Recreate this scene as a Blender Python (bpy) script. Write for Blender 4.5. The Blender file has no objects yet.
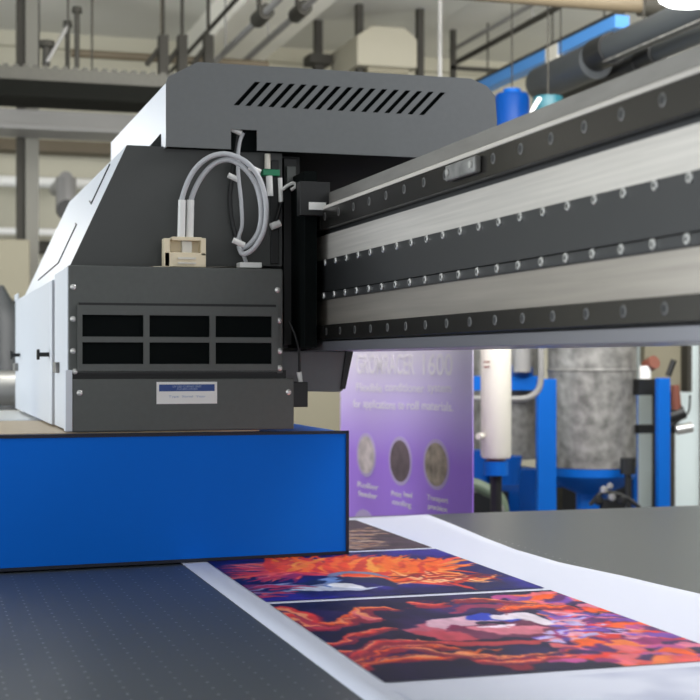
import bpy, bmesh, math, random
import numpy as np
from mathutils import Vector, Matrix
random.seed(7)
S = bpy.context.scene
C = S.collection
PI = math.pi

# ------------------------------------------------------------------ camera
FPX = 1450.0; HOR = 360.0; CAMZ = 0.6
YAW = math.atan(440.0 / FPX); CS, SN = math.cos(YAW), math.sin(YAW)
cam = bpy.data.objects.new('camera', bpy.data.cameras.new('camera')); C.objects.link(cam)
cam.location = (0, 0, CAMZ); cam.rotation_euler = (PI / 2, 0, -YAW)
cam.data.sensor_width = 36.0; cam.data.lens = 36.0 * FPX / 700.0
cam.data.shift_y = (HOR - 350.0) / 700.0
cam.data.clip_start = 0.05; cam.data.clip_end = 100
cam.data.dof.use_dof = True; cam.data.dof.focus_distance = 3.9; cam.data.dof.aperture_fstop = 4.4
S.camera = cam

# ------------------------------------------------------------------ world, lights, exposure
w = bpy.data.worlds.new('world'); S.world = w; w.use_nodes = True
bg = w.node_tree.nodes['Background']
bg.inputs[0].default_value = (0.94, 0.97, 1.0, 1); bg.inputs[1].default_value = 1.15
def area(name, loc, tgt, size, sy, power, col):
    l = bpy.data.lights.new(name, 'AREA'); l.shape = 'RECTANGLE'; l.size = size; l.size_y = sy
    l.energy = power; l.color = col
    o = bpy.data.objects.new(name, l); C.objects.link(o); o.location = loc
    o.rotation_euler = (Vector(tgt) - Vector(loc)).to_track_quat('-Z', 'Y').to_euler()
    return o
area('window_daylight', (-4.5, 6.1, 0.9), (1.0, 5.0, 0.6), 5.0, 1.8, 185, (0.86, 0.94, 1.0))
area('ceiling_light_near', (3.7, 3.4, 3.1), (3.3, 3.9, 0), 2.6, 1.6, 130, (0.97, 0.97, 1.0))
area('ceiling_light_far', (3.5, 6.6, 3.2), (4.0, 11.0, 1.2), 6.0, 1.2, 150, (1.0, 0.97, 0.92))
def fill_point(name, loc, power):
    l = bpy.data.lights.new(name, 'POINT'); l.energy = power; l.shadow_soft_size = 0.25; l.color = (1.0, 0.97, 0.93)
    o = bpy.data.objects.new(name, l); C.objects.link(o); o.location = loc
fill_point('hall_fill', (-0.6, 9.5, 2.0), 35); fill_point('hall_fill', (7.2, 7.8, 2.0), 120)  # unseen point lights added to brighten the ceiling and background
area('ceiling_fill_up', (2.6, 5.2, 2.35), (3.2, 8.2, 3.2), 3.2, 1.6, 185, (1.0, 0.98, 0.95))  # added upward fill that lifts the ceiling, no fixture behind it
S.view_settings.view_transform = 'Standard'; S.view_settings.look = 'None'
S.view_settings.gamma = 1.0; S.view_settings.use_curve_mapping = False
S.view_settings.exposure = 0.12

# ------------------------------------------------------------------ projection helpers (real planes / real distances)
def at(u, v, d):
    a = (u - 350.0) / FPX
    return Vector((d * (SN + CS * a), d * (CS - SN * a), CAMZ + (HOR - v) / FPX * d))
def onY(u, v, Y):
    a = (u - 350.0) / FPX
    return at(u, v, Y / (CS - SN * a))
def onX(u, v, X):
    a = (u - 350.0) / FPX
    return at(u, v, X / (SN + CS * a))
def onZ(u, v, Z=0.0):
    return at(u, v, (CAMZ - Z) * FPX / (v - HOR))

# ------------------------------------------------------------------ materials
def lin(c):
    return tuple(((x / 255.0) / 12.92 if x / 255.0 <= 0.04045 else ((x / 255.0 + 0.055) / 1.055) ** 2.4) for x in c) + (1.0,)
def mat(name, col, rough=0.5, metal=0.0, spec=0.5, noise=0.0, nscale=8.0, stretch=None, bump=0.0, trans=0.0, emit=0.0, alpha=1.0):
    m = bpy.data.materials.new(name); m.use_nodes = True
    nt = m.node_tree; b = nt.nodes['Principled BSDF']
    c = lin(col)
    b.inputs['Base Color'].default_value = c
    b.inputs['Roughness'].default_value = rough; b.inputs['Metallic'].default_value = metal
    b.inputs['Specular IOR Level'].default_value = spec
    if trans: b.inputs['Transmission Weight'].default_value = trans
    if alpha < 1: b.inputs['Alpha'].default_value = alpha
    if emit:
        b.inputs['Emission Color'].default_value = c; b.inputs['Emission Strength'].default_value = emit
    if noise or bump:
        tc = nt.nodes.new('ShaderNodeTexCoord'); mp = nt.nodes.new('ShaderNodeMapping')
        nz = nt.nodes.new('ShaderNodeTexNoise'); nz.inputs['Scale'].default_value = nscale; nz.inputs['Detail'].default_value = 5
        if stretch: mp.inputs['Scale'].default_value = stretch
        nt.links.new(tc.outputs['Object'], mp.inputs[0]); nt.links.new(mp.outputs[0], nz.inputs['Vector'])
        if noise:
            mx = nt.nodes.new('ShaderNodeMix'); mx.data_type = 'RGBA'
            mx.inputs[6].default_value = tuple(min(1, x * (1 - noise)) for x in c[:3]) + (1,)
            mx.inputs[7].default_value = tuple(min(1, x * (1 + noise)) for x in c[:3]) + (1,)
            rp = nt.nodes.new('ShaderNodeMapRange'); rp.inputs[1].default_value = 0.3; rp.inputs[2].default_value = 0.7
            nt.links.new(nz.outputs['Fac'], rp.inputs[0]); nt.links.new(rp.outputs[0], mx.inputs[0])
            nt.links.new(mx.outputs[2], b.inputs['Base Color'])
        if bump:
            bp = nt.nodes.new('ShaderNodeBump'); bp.inputs['Strength'].default_value = bump; bp.inputs['Distance'].default_value = 0.002
            nt.links.new(nz.outputs['Fac'], bp.inputs['Height']); nt.links.new(bp.outputs[0], b.inputs['Normal'])
    return m
M = {}
M['dark_paint'] = mat('dark_grey_powder_coat', (84, 87, 85), 0.55, noise=0.04, nscale=60)
M['hood_paint'] = mat('mid_grey_powder_coat', (104, 107, 108), 0.55, noise=0.03, nscale=60)
M['plate_paint'] = mat('hood_plate_charcoal', (66, 68, 67), 0.5)
M['white_panel'] = mat('white_painted_panel', (206, 211, 219), 0.4)
M['black'] = mat('black_plastic', (12, 14, 15), 0.5)
M['black_metal'] = mat('black_anodised', (25, 26, 27), 0.42, spec=0.4)
M['matt_black'] = mat('filter_and_shade_black', (9, 14, 14), 0.9, spec=0.1)  # matt black for the filter, the notch and shaded cavities
M['alu'] = mat('brushed_aluminium', (205, 200, 193), 0.36, 0.45, noise=0.10, nscale=9, stretch=(1, 0.25, 14))
M['alu_low'] = mat('worn_aluminium', (164, 157, 148), 0.32, 0.6, noise=0.12, nscale=7, stretch=(1, 0.3, 9))
M['alu_top'] = mat('grey_cast_aluminium', (132, 129, 124), 0.4, 0.5, noise=0.12, nscale=12, stretch=(1, 0.6, 3))
M['rail'] = mat('steel_rail', (60, 58, 55), 0.26, 0.85)
M['rail_cap'] = mat('lit_steel_edge', (200, 194, 186), 0.4, 0.1)  # pale tone holds the light caught along the rail's top edge
M['flange'] = mat('lavender_grey_flange', (128, 128, 134), 0.3, 0.6)
M['screw'] = mat('bright_screw', (225, 225, 222), 0.25, 0.6)
M['hole'] = mat('screw_socket_black', (14, 14, 14), 0.6)
M['white'] = mat('white_plastic', (235, 235, 232), 0.4)
M['ivory'] = mat('ivory_connector', (232, 218, 188), 0.4)
M['tube'] = mat('translucent_grey_tube', (200, 202, 206), 0.3, alpha=0.9)
M['green'] = mat('green_fitting', (20, 125, 85), 0.4)
M['blue'] = mat('bright_blue_paint', (0, 108, 222), 0.5, spec=0.12)
M['blue_edge'] = mat('navy_edge_trim', (4, 14, 40), 0.5)
M['board'] = mat('beige_board', (205, 186, 160), 0.6, noise=0.05, nscale=30)
M['bluepaint'] = mat('blue_machine_paint', (0, 88, 176), 0.5, spec=0.2)
M['blueplastic'] = mat('dark_blue_plastic', (0, 62, 135), 0.4, spec=0.2)
M['lightblue'] = mat('light_blue_tray_paint', (80, 150, 225), 0.5)
M['teal'] = mat('teal_plastic', (16, 80, 92), 0.4)
M['galv'] = mat('galvanised_steel', (122, 121, 118), 0.5, 0.3, noise=0.45, nscale=16)
M['silver'] = mat('silver_duct', (190, 190, 188), 0.3, 0.8)
M['cream'] = mat('cream_enamel', (218, 214, 202), 0.4)
M['wall'] = mat('cream_wall_paint', (190, 187, 170), 0.8, noise=0.05, nscale=1.2)
M['ceil'] = mat('ceiling_paint', (216, 216, 210), 0.9, noise=0.05, nscale=1.0)
M['soffit'] = mat('white_soffit_paint', (240, 238, 228), 0.8)
M['floor'] = mat('grey_factory_floor', (120, 120, 118), 0.4, noise=0.08, nscale=3)
M['greysteel'] = mat('grey_painted_steel', (132, 131, 129), 0.5)
M['column'] = mat('olive_grey_column_paint', (112, 111, 103), 0.6)
M['ventbox'] = mat('vent_box_grey_cream', (160, 156, 140), 0.7)
M['bolt_ring'] = mat('dull_bolt_recess', (98, 97, 95), 0.4, 0.5)
M['darksteel'] = mat('dark_grimy_steel', (44, 42, 35), 0.7)
M['traydark'] = mat('black_tray', (16, 17, 14), 0.8, spec=0.1)
M['traymid'] = mat('grey_perforated_tray', (66, 65, 57), 0.6, noise=0.1, nscale=40)
M['olive'] = mat('olive_grey_cabinet', (132, 127, 108), 0.6)
M['brownpipe'] = mat('tan_lagged_pipe', (98, 88, 70), 0.6)
M['ducthose'] = mat('charcoal_duct', (50, 54, 57), 0.5)
M['paleblue'] = mat('pale_cabinet', (215, 228, 230), 0.5)
M['brown'] = mat('rust_brown', (110, 60, 45), 0.5)
M['hosegreen'] = mat('dull_green_hose', (95, 110, 90), 0.5)
M['lamp'] = mat('lamp_diffuser', (255, 255, 255), 0.5, emit=3.0)
M['paper'] = mat('coated_white_paper', (226, 230, 246), 0.5, spec=0.25)
M['label_blue'] = mat('label_blue', (45, 75, 140), 0.5)
M['label_pale'] = mat('label_pale_text', (160, 175, 205), 0.5)

def math_node(nt, op, a, b=None):
    n = nt.nodes.new('ShaderNodeMath'); n.operation = op
    for i, x in enumerate((a, b)):
        if x is None: continue
        if isinstance(x, (int, float)): n.inputs[i].default_value = x
        else: nt.links.new(x, n.inputs[i])
    return n.outputs[0]
def table_material():
    m = mat('perforated_dark_bed', (78, 83, 85), 0.40, spec=0.75); nt = m.node_tree; b = nt.nodes['Principled BSDF']
    tc = nt.nodes.new('ShaderNodeTexCoord'); sp = nt.nodes.new('ShaderNodeSeparateXYZ'); nt.links.new(tc.outputs['Object'], sp.inputs[0])
    g = 0.052
    def cell(o): return math_node(nt, 'SUBTRACT', math_node(nt, 'FRACT', math_node(nt, 'DIVIDE', math_node(nt, 'ADD', o, 10.0), g)), 0.5)
    cx, cy = cell(sp.outputs[0]), cell(sp.outputs[1])
    d = math_node(nt, 'SQRT', math_node(nt, 'ADD', math_node(nt, 'MULTIPLY', cx, cx), math_node(nt, 'MULTIPLY', cy, cy)))
    k = math_node(nt, 'MULTIPLY', math_node(nt, 'LESS_THAN', d, 0.058), math_node(nt, 'LESS_THAN', sp.outputs[0], 1.9))
    nz = nt.nodes.new('ShaderNodeTexNoise'); nz.inputs['Scale'].default_value = 2.2; nt.links.new(tc.outputs['Object'], nz.inputs['Vector'])
    k2 = math_node(nt, 'MULTIPLY', k, math_node(nt, 'ADD', nz.outputs['Fac'], 0.15))
    mx = nt.nodes.new('ShaderNodeMix'); mx.data_type = 'RGBA'
    mx.inputs[6].default_value = lin((78, 83, 85)); mx.inputs[7].default_value = lin((205, 210, 210))
    nt.links.new(k2, mx.inputs[0]); nt.links.new(mx.outputs[2], b.inputs['Base Color'])
    return m
M['bed'] = table_material()
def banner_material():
    m = mat('purple_print_and_light_wash', (150, 115, 205), 0.6); nt = m.node_tree; b = nt.nodes['Principled BSDF']
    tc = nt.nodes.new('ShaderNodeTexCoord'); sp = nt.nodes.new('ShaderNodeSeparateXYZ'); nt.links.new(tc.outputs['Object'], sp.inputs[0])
    cr = nt.nodes.new('ShaderNodeValToRGB'); cr.color_ramp.elements[0].color = lin((184, 136, 248)); cr.color_ramp.elements[1].color = lin((250, 243, 255))  # printed ramp; its paler top also holds light washing the sheet
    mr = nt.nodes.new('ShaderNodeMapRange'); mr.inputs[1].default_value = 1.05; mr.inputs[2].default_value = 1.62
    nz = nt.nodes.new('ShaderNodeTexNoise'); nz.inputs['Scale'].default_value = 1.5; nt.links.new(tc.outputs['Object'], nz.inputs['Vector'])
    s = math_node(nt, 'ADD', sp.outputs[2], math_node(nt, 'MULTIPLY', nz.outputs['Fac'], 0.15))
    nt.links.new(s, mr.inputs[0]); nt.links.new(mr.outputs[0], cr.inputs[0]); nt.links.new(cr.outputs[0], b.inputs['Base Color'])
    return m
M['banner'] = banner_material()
M['banner_text'] = mat('banner_white_ink', (252, 244, 255), 0.6)
M['banner_ring'] = mat('banner_lilac_ring', (205, 185, 232), 0.6)
M['banner_photo_a'] = mat('banner_photo_beige', (214, 200, 200), 0.6, noise=0.4, nscale=14)
M['banner_photo_b'] = mat('banner_photo_taupe', (112, 95, 100), 0.6, noise=0.4, nscale=10)
M['banner_photo_c'] = mat('banner_photo_sand', (176, 160, 142), 0.6, noise=0.5, nscale=16)

# ------------------------------------------------------------------ mesh helpers
class MB:
    def __init__(s): s.bm = bmesh.new(); s.mi = 0
    def _add(s, vs, fs):
        v = [s.bm.verts.new(p) for p in vs]
        for f in fs:
            try:
                nf = s.bm.faces.new([v[i] for i in f]); nf.material_index = s.mi
            except ValueError: pass
        return v
    def box(s, x0, x1, y0, y1, z0, z1):
        vs = [(x0,y0,z0),(x1,y0,z0),(x1,y1,z0),(x0,y1,z0),(x0,y0,z1),(x1,y0,z1),(x1,y1,z1),(x0,y1,z1)]
        s._add(vs, [(0,3,2,1),(4,5,6,7),(0,1,5,4),(1,2,6,5),(2,3,7,6),(3,0,4,7)]); return s
    def prismY(s, pts, y0, y1):            # pts = (x, z)
        n = len(pts)
        vs = [(p[0], y0, p[1]) for p in pts] + [(p[0], y1, p[1]) for p in pts]
        s._add(vs, [tuple(range(n)), tuple(range(2*n-1, n-1, -1))] + [(i, i+n, (i+1)%n+n, (i+1)%n) for i in range(n)]); return s
    def prismX(s, pts, x0, x1):            # pts = (y, z)
        n = len(pts)
        vs = [(x0, p[0], p[1]) for p in pts] + [(x1, p[0], p[1]) for p in pts]
        s._add(vs, [tuple(range(n)), tuple(range(2*n-1, n-1, -1))] + [(i, i+n, (i+1)%n+n, (i+1)%n) for i in range(n)]); return s
    def cyl(s, a, b, r, r2=None, n=20, cap=True):
        a = Vector(a); b = Vector(b); r2 = r if r2 is None else r2
        d = (b - a).normalized(); up = Vector((0,0,1)) if abs(d.z) < 0.9 else Vector((1,0,0))
        e = d.cross(up).normalized(); f = d.cross(e)
        vs = []
        for p, rr in ((a, r), (b, r2)):
            for i in range(n):
                t = 2*PI*i/n; vs.append(p + e*math.cos(t)*rr + f*math.sin(t)*rr)
        fs = [(i, (i+1)%n, (i+1)%n+n, i+n) for i in range(n)]
        if cap: fs += [tuple(range(n-1,-1,-1)), tuple(range(n, 2*n))]
        s._add(vs, fs); return s
    def lathe(s, c, prof, n=28):           # prof (r, z) around z at c
        vs = []; c = Vector(c)
        for r, z in prof:
            for i in range(n):
                t = 2*PI*i/n; vs.append(c + Vector((r*math.cos(t), r*math.sin(t), z)))
        fs = []
        for k in range(len(prof)-1):
            fs += [(k*n+i, k*n+(i+1)%n, (k+1)*n+(i+1)%n, (k+1)*n+i) for i in range(n)]
        fs += [tuple(range(n-1,-1,-1)), tuple((len(prof)-1)*n+i for i in range(n))]
        s._add(vs, fs); return s
    def tube(s, pts, r, n=10, smooth=6):
        P = [Vector(p) for p in pts]
        if smooth and len(P) > 2:
            Q = []
            for i in range(len(P)-1):
                p0 = P[max(i-1,0)]; p1 = P[i]; p2 = P[i+1]; p3 = P[min(i+2,len(P)-1)]
                for k in range(smooth):
                    t = k/smooth
                    Q.append(0.5*((2*p1)+(p2-p0)*t+(2*p0-5*p1+4*p2-p3)*t*t+(3*p1-p0-3*p2+p3)*t**3))
            Q.append(P[-1]); P = Q
        vs = []; prev = None
        for i, p in enumerate(P):
            d = (P[min(i+1,len(P)-1)] - P[max(i-1,0)]).normalized()
            if prev is None:
                up = Vector((0,0,1)) if abs(d.z) < 0.9 else Vector((1,0,0)); e = d.cross(up).normalized()
            else: e = (prev - d*prev.dot(d)).normalized()
            prev = e; f = d.cross(e)
            for k in range(n):
                t = 2*PI*k/n; vs.append(p + e*math.cos(t)*r + f*math.sin(t)*r)
        fs = []
        for i in range(len(P)-1):
            fs += [(i*n+k, i*n+(k+1)%n, (i+1)*n+(k+1)%n, (i+1)*n+k) for k in range(n)]
        fs += [tuple(range(n-1,-1,-1)), tuple((len(P)-1)*n+k for k in range(n))]
        s._add(vs, fs); return s
    def build(s, name, mats, parent=None, bevel=0.0, smooth=False, loc=None):
        bmesh.ops.recalc_face_normals(s.bm, faces=s.bm.faces)
        me = bpy.data.meshes.new(name)
        if loc is not None:
            s.bm.transform(Matrix.Translation(-Vector(loc)))
        s.bm.to_mesh(me); s.bm.free()
        for m in (mats if isinstance(mats, (list, tuple)) else [mats]): me.materials.append(m)
        if smooth:
            for p in me.polygons: p.use_smooth = True
            if hasattr(me, 'set_sharp_from_angle'): me.set_sharp_from_angle(angle=R(40))
        o = bpy.data.objects.new(name, me); C.objects.link(o)
        if loc is not None: o.location = loc
        if parent is not None:
            o.parent = parent; o.matrix_parent_inverse = Matrix.Translation(-Vector(parent.location)) if parent.type == 'EMPTY' and parent.rotation_euler.z == 0 else Matrix.Identity(4)
        if bevel:
            b = o.modifiers.new('bevel', 'BEVEL'); b.width = bevel; b.segments = 2; b.limit_method = 'ANGLE'
        return o
R = math.radians
def tag(o, label, cat, group=None, kind=None):
    o['label'] = label; o['category'] = cat
    if group: o['group'] = group
    if kind: o['kind'] = kind
    return o
def thing(name, label, cat, loc, group=None):
    o = bpy.data.objects.new(name, None); C.objects.link(o); o.location = loc; o.empty_display_size = 0.1
    return tag(o, label, cat, group)
def struct(o): o['kind'] = 'structure'; return o
def dup(o, delta, label=None):
    c = o.copy(); C.objects.link(c); c.location = Vector(o.location) + Vector(delta)
    for ch in list(o.children):
        k = ch.copy(); C.objects.link(k); k.parent = c
        for g in list(ch.children):
            q = g.copy(); C.objects.link(q); q.parent = k
    if label: c['label'] = label
    return c

# ================================================================== THE ROOM
FZ = -0.85; CZ = 3.25; WY = 12.0
struct(MB().box(-6, 10, -3, WY+0.2, FZ-0.1, FZ).build('floor', M['floor']))
struct(MB().box(-6, 10, -3, WY+0.2, CZ, CZ+0.1).build('ceiling', M['ceil']))
struct(MB().box(-6, 10, WY, WY+0.2, FZ, CZ).build('wall_back', M['wall']))
struct(MB().box(9.8, 10, -3, WY, FZ, CZ).build('wall_right', M['wall']))
# white soffit running away along the ceiling
a = onZ(255, 62, 0) if False else None
struct(MB().box(2.15, 2.72, 3.0, WY, 3.0, CZ).build('trim_1', M['soffit']))      # downstand beam at the ceiling
struct(MB().box(-6, 10, WY-0.06, WY, 3.13, 3.25).build('trim_2', M['wall'])) # wall cornice rail

# ================================================================== PRINT TABLE
TY0, TY1, TX0, TX1 = 0.7, 5.31, -1.6, 4.6
t = thing('flatbed_table', 'large dark flatbed print table with rows of tiny suction holes', 'table', (1.5, 3, FZ))
MB().box(TX0, TX1, TY0, TY1, -0.05, 0.0).build('bed_surface', M['bed'], t, bevel=0.004)
MB().box(TX0+0.05, TX1-0.05, TY0+0.05, TY1-0.05, -0.30, -0.05).build('bed_frame', M['greysteel'], t)
for x in (TX0+0.2, 1.5, TX1-0.2):
    for y in (TY0+0.3, TY1-0.3):
        MB().box(x-0.06, x+0.06, y-0.06, y+0.06, FZ, -0.30).build('leg', M['greysteel'], t)

# ================================================================== PAPER AND PRINTS
def art_canvas(nx, ny, seed, base, amp):
    rng = np.random.default_rng(seed)
    yy, xx = np.mgrid[0:ny, 0:nx]; xx = xx/nx; yy = yy/ny
    def fbm(fx, fy, sd):
        r = np.random.default_rng(sd); out = np.zeros((ny, nx))
        for k in range(4):
            gx, gy = int(fx*2**k)+2, int(fy*2**k)+2
            g = r.random((gy+1, gx+1)); u = xx*(gx-1); v = yy*(gy-1)
            i = u.astype(int); j = v.astype(int); fu = u-i; fv = v-j; fu = fu*fu*(3-2*fu); fv = fv*fv*(3-2*fv)
            out += (g[j,i]*(1-fu)*(1-fv)+g[j,i+1]*fu*(1-fv)+g[j+1,i]*(1-fu)*fv+g[j+1,i+1]*fu*fv) / 2**k
        return out/1.875
    return xx, yy, fbm
def stroke(img, pts, w0, w1, col, op=1.0, taper=True):
    ny, nx, _ = img.shape; P = np.array(pts, float)
    Q = []
    for i in range(len(P)-1):
        p0 = P[max(i-1,0)]; p1 = P[i]; p2 = P[i+1]; p3 = P[min(i+2,len(P)-1)]
        for k in range(14):
            s_ = k/14; Q.append(0.5*((2*p1)+(p2-p0)*s_+(2*p0-5*p1+4*p2-p3)*s_*s_+(3*p1-p0-3*p2+p3)*s_**3))
    Q.append(P[-1]); Q = np.array(Q); n = len(Q)
    for k in range(n-1):
        a, b = Q[k], Q[k+1]; f = k/n
        wd = w0+(w1-w0)*f
        if taper: wd *= max(0.15, math.sin(PI*min(1, f+0.08))**0.6)
        x0, x1 = min(a[0],b[0])-wd*1.6, max(a[0],b[0])+wd*1.6; y0, y1 = min(a[1],b[1])-wd*1.6, max(a[1],b[1])+wd*1.6
        i0, i1 = max(0,int(x0*nx)), min(nx,int(x1*nx)+2); j0, j1 = max(0,int(y0*ny)), min(ny,int(y1*ny)+2)
        if i1 <= i0 or j1 <= j0: continue
        gy, gx = np.mgrid[j0:j1, i0:i1]; gx = (gx+0.5)/nx; gy = (gy+0.5)/ny
        d = b-a; L = d@d+1e-9; tt = np.clip(((gx-a[0])*d[0]+(gy-a[1])*d[1])/L, 0, 1)
        dist = np.hypot(gx-a[0]-tt*d[0], gy-a[1]-tt*d[1])
        al = np.clip((wd*1.15-dist)/(wd*0.5+1e-6), 0, 1)*op
        sub = img[j0:j1, i0:i1]; sub[:] = sub*(1-al[...,None]) + np.array(col)*al[...,None]
PX0, PX1 = 0.84, 1.588
def make_print(name, y0, y1, paint, parent, nx=330, ny=250, seed=1):
    # fine mesh whose faces carry the printed ink colours
    img = paint(nx, ny)
    if not name.startswith('faint'):
        _, _, fb = art_canvas(nx, ny, 0, None, None)
        A_ = 9 if name.startswith('swirl') else 5
        jj, ii = np.mgrid[0:ny, 0:nx]
        dx = (fb(9, 7, 71)-0.5)*A_*3.0+(fb(26, 20, 72)-0.5)*A_*1.3; dy = (fb(7, 7, 73)-0.5)*A_*3.0+(fb(24, 24, 74)-0.5)*A_*1.6
        img = img[np.clip((jj+dy).astype(int), 0, ny-1), np.clip((ii+dx).astype(int), 0, nx-1)]
        img = img*(0.86+0.28*fb(30, 16, 75))[..., None]
    for _ in range(2):
        q = np.pad(img, ((1, 1), (1, 1), (0, 0)), 'edge'); img = (q[1:-1, 1:-1]*2+q[:-2, 1:-1]+q[2:, 1:-1]+q[1:-1, :-2]+q[1:-1, 2:])/6
    xs = np.linspace(PX0, PX1, nx+1); ys = np.linspace(y0, y1, ny+1)
    X, Y = np.meshgrid(xs, ys); V = np.stack([X, Y, np.full_like(X, 0.0042)], -1).reshape(-1, 3)
    j, i = np.mgrid[0:ny, 0:nx]; b = (j*(nx+1)+i).reshape(-1)
    F = np.stack([b, b+1, b+nx+2, b+nx+1], -1)
    me = bpy.data.meshes.new(name); me.vertices.add(len(V)); me.vertices.foreach_set('co', V.ravel())
    me.loops.add(F.size); me.loops.foreach_set('vertex_index', F.ravel().astype(np.int32))
    me.polygons.add(len(F)); me.polygons.foreach_set('loop_start', np.arange(0, F.size, 4, dtype=np.int32))
    me.update(calc_edges=True)
    ca = me.color_attributes.new('ink', 'FLOAT_COLOR', 'CORNER')
    c = np.clip(img.reshape(-1, 3)/255.0, 0, 1); c = np.where(c <= 0.04045, c/12.92, ((c+0.055)/1.055)**2.4)
    c = np.repeat(np.concatenate([c, np.ones((len(c), 1))], 1), 4, axis=0).astype(np.float32)
    ca.data.foreach_set('color', c.ravel())
    m = bpy.data.materials.new(name+'_ink'); m.use_nodes = True; nt = m.node_tree; bs = nt.nodes['Principled BSDF']
    an = nt.nodes.new('ShaderNodeVertexColor'); an.layer_name = 'ink'; nt.links.new(an.outputs[0], bs.inputs['Base Color'])
    bs.inputs['Roughness'].default_value = 0.5; bs.inputs['Specular IOR Level'].default_value = 0.2
    me.materials.append(m)
    o = bpy.data.objects.new(name, me); C.objects.link(o); o.parent = parent
    o.matrix_parent_inverse = Matrix.Translation(-Vector(parent.location)); return o
def pm(y0, y1):
    def f(u, v):
        p = onZ(u, v, 0.004); return ((p.x-PX0)/(PX1-PX0), (p.y-y0)/(y1-y0))
    return f
P1Y, P2Y, P3Y = (2.545, 3.445), (3.48, 4.30), (4.335, 5.16)
def base_paint(nx, ny, seed):
    xx, yy, fbm = art_canvas(nx, ny, seed, None, None)
    a = fbm(3, 3, seed)[..., None]; b = fbm(5, 4, seed+5)[..., None]
    img = np.array([24, 22, 62.]) * (0.6+0.8*a) + np.array([60, 25, 60.]) * np.clip(b-0.5, 0, 1)*2.2
    return img, xx, yy, fbm
def paint_face(nx, ny):
    img, xx, yy, fbm = base_paint(nx, ny, 11); f = pm(*P1Y); rng = random.Random(3)
    S_ = lambda pts, w0, w1, c, op=1.0, tp=True: stroke(img, [f(*p) for p in pts], w0, w1, c, op, tp)
    OR, RD, PK, MG = (250, 98, 40), (236, 62, 58), (236, 110, 120), (150, 40, 110)
    # clouds of colour on the right
    for k in range(330):
        u = rng.uniform(505, 690); v = rng.uniform(594, 664)
        if u < 556 and v > 606: continue
        c = rng.choice([OR, (250, 130, 70), PK, MG, (196, 80, 150), (120, 70, 170), (225, 120, 150), RD, (90, 40, 110), (60, 30, 90), (235, 90, 90)])
        a = rng.uniform(-0.4, 0.4); L = rng.uniform(5, 16)
        S_([(u-L, v-L*a*0.3), (u, v+rng.uniform(-3, 3)), (u+L, v+L*a*0.3)], 0.022, 0.034, c, rng.uniform(0.35, 0.75))
    for k in range(26):
        u = rng.uniform(560, 650); v = rng.uniform(612, 640)
        S_([(u-8, v), (u+9, v+rng.uniform(-3, 3))], 0.006, 0.01, rng.choice([(205, 190, 240), (120, 90, 215), (245, 170, 190)]), 0.8)
    # face: pale highlights, blue eye shadow, lips
    S_([(430, 632), (480, 628), (520, 628), (556, 626)], 0.12, 0.10, (112, 48, 84), 0.75)
    S_([(420, 632), (440, 626), (460, 622)], 0.05, 0.05, (196, 96, 120), 0.8)
    S_([(440, 627), (460, 622), (482, 620), (498, 625)], 0.07, 0.05, (222, 176, 196), 0.9)
    S_([(428, 634), (450, 636), (478, 637)], 0.05, 0.04, (198, 74, 92), 0.8)
    S_([(446, 629), (462, 628), (474, 631)], 0.022, 0.018, (130, 30, 80), 0.95)
    S_([(470, 620), (486, 616), (502, 618), (514, 623)], 0.045, 0.03, (40, 66, 196), 0.95)
    S_([(480, 624), (496, 623), (508, 626)], 0.025, 0.02, (34, 26, 60), 0.95)
    S_([(502, 616), (522, 618), (538, 622), (552, 625)], 0.055, 0.03, (238, 226, 238), 0.95)
    S_([(478, 629), (500, 631), (524, 630), (548, 628)], 0.05, 0.04, (214, 120, 140), 0.85)
    S_([(484, 627), (504, 628), (520, 625)], 0.018, 0.014, (240, 220, 236), 0.9)
    S_([(430, 641), (470, 644), (520, 641), (560, 636)], 0.04, 0.03, (186, 60, 70), 0.8)
    S_([(448, 612), (470, 607), (500, 607), (530, 609)], 0.03, 0.03, (150, 50, 90), 0.7)
    for k in range(40):
        u = rng.uniform(540, 600); v = rng.uniform(612, 640)
        S_([(u-7, v), (u+8, v+rng.uniform(-2, 2))], 0.014, 0.014, rng.choice([(205, 190, 240), (110, 90, 215), (245, 170, 190), (90, 70, 160)]), 0.6)
    # long flame locks on the left and in front
    locks = [([(262, 607), (285, 612), (300, 620), (310, 627)], 0.045, RD), ([(284, 617), (306, 626), (330, 627)], 0.03, (206, 60, 80)),
             ([(318, 624), (345, 620), (355, 611), (380, 607), (402, 610)], 0.020, OR), ([(358, 611), (364, 618), (376, 620)], 0.022, (235, 110, 120)),
             ([(322, 646), (345, 641), (362, 633), (385, 630), (408, 631)], 0.016, RD), ([(345, 664), (368, 655), (385, 650), (410, 645), (440, 647), (480, 652)], 0.026, OR),
             ([(340, 652), (366, 652), (382, 643), (410, 640), (440, 643)], 0.018, RD), ([(352, 668), (378, 662), (410, 659), (450, 657), (505, 650)], 0.022, OR),
             ([(340, 656), (352, 666), (366, 668)], 0.03, RD), ([(410, 604), (430, 605), (444, 604)], 0.018, (200, 60, 60)),
             ([(450, 602), (470, 599), (500, 601), (520, 603)], 0.014, (190, 70, 60)), ([(410, 648), (460, 655), (520, 656), (560, 650)], 0.016, (250, 140, 80)),
             ([(470, 660), (520, 662), (580, 655)], 0.018, RD), ([(505, 610), (540, 605), (570, 606)], 0.022, OR)]
    for pts, w_, c in locks:
        w_ *= 1.25; S_([(p[0]+2, p[1]+2.2) for p in pts], w_*1.3, w_*1.0, (150, 36, 62), 0.6); S_(pts, w_, w_*0.8, c, 0.95); S_([(p[0]+1, p[1]-0.6) for p in pts], w_*0.4, w_*0.25, (255, 160, 110), 0.8)
        for q in range(3):
            dx, dy = rng.uniform(-9, 9), rng.uniform(-3, 5)
            S_([(p[0]+dx, p[1]+dy) for p in pts], 0.005, 0.003, rng.choice([(130, 35, 60), (200, 60, 70), (90, 30, 90)]), 0.8)
    return img
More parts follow.
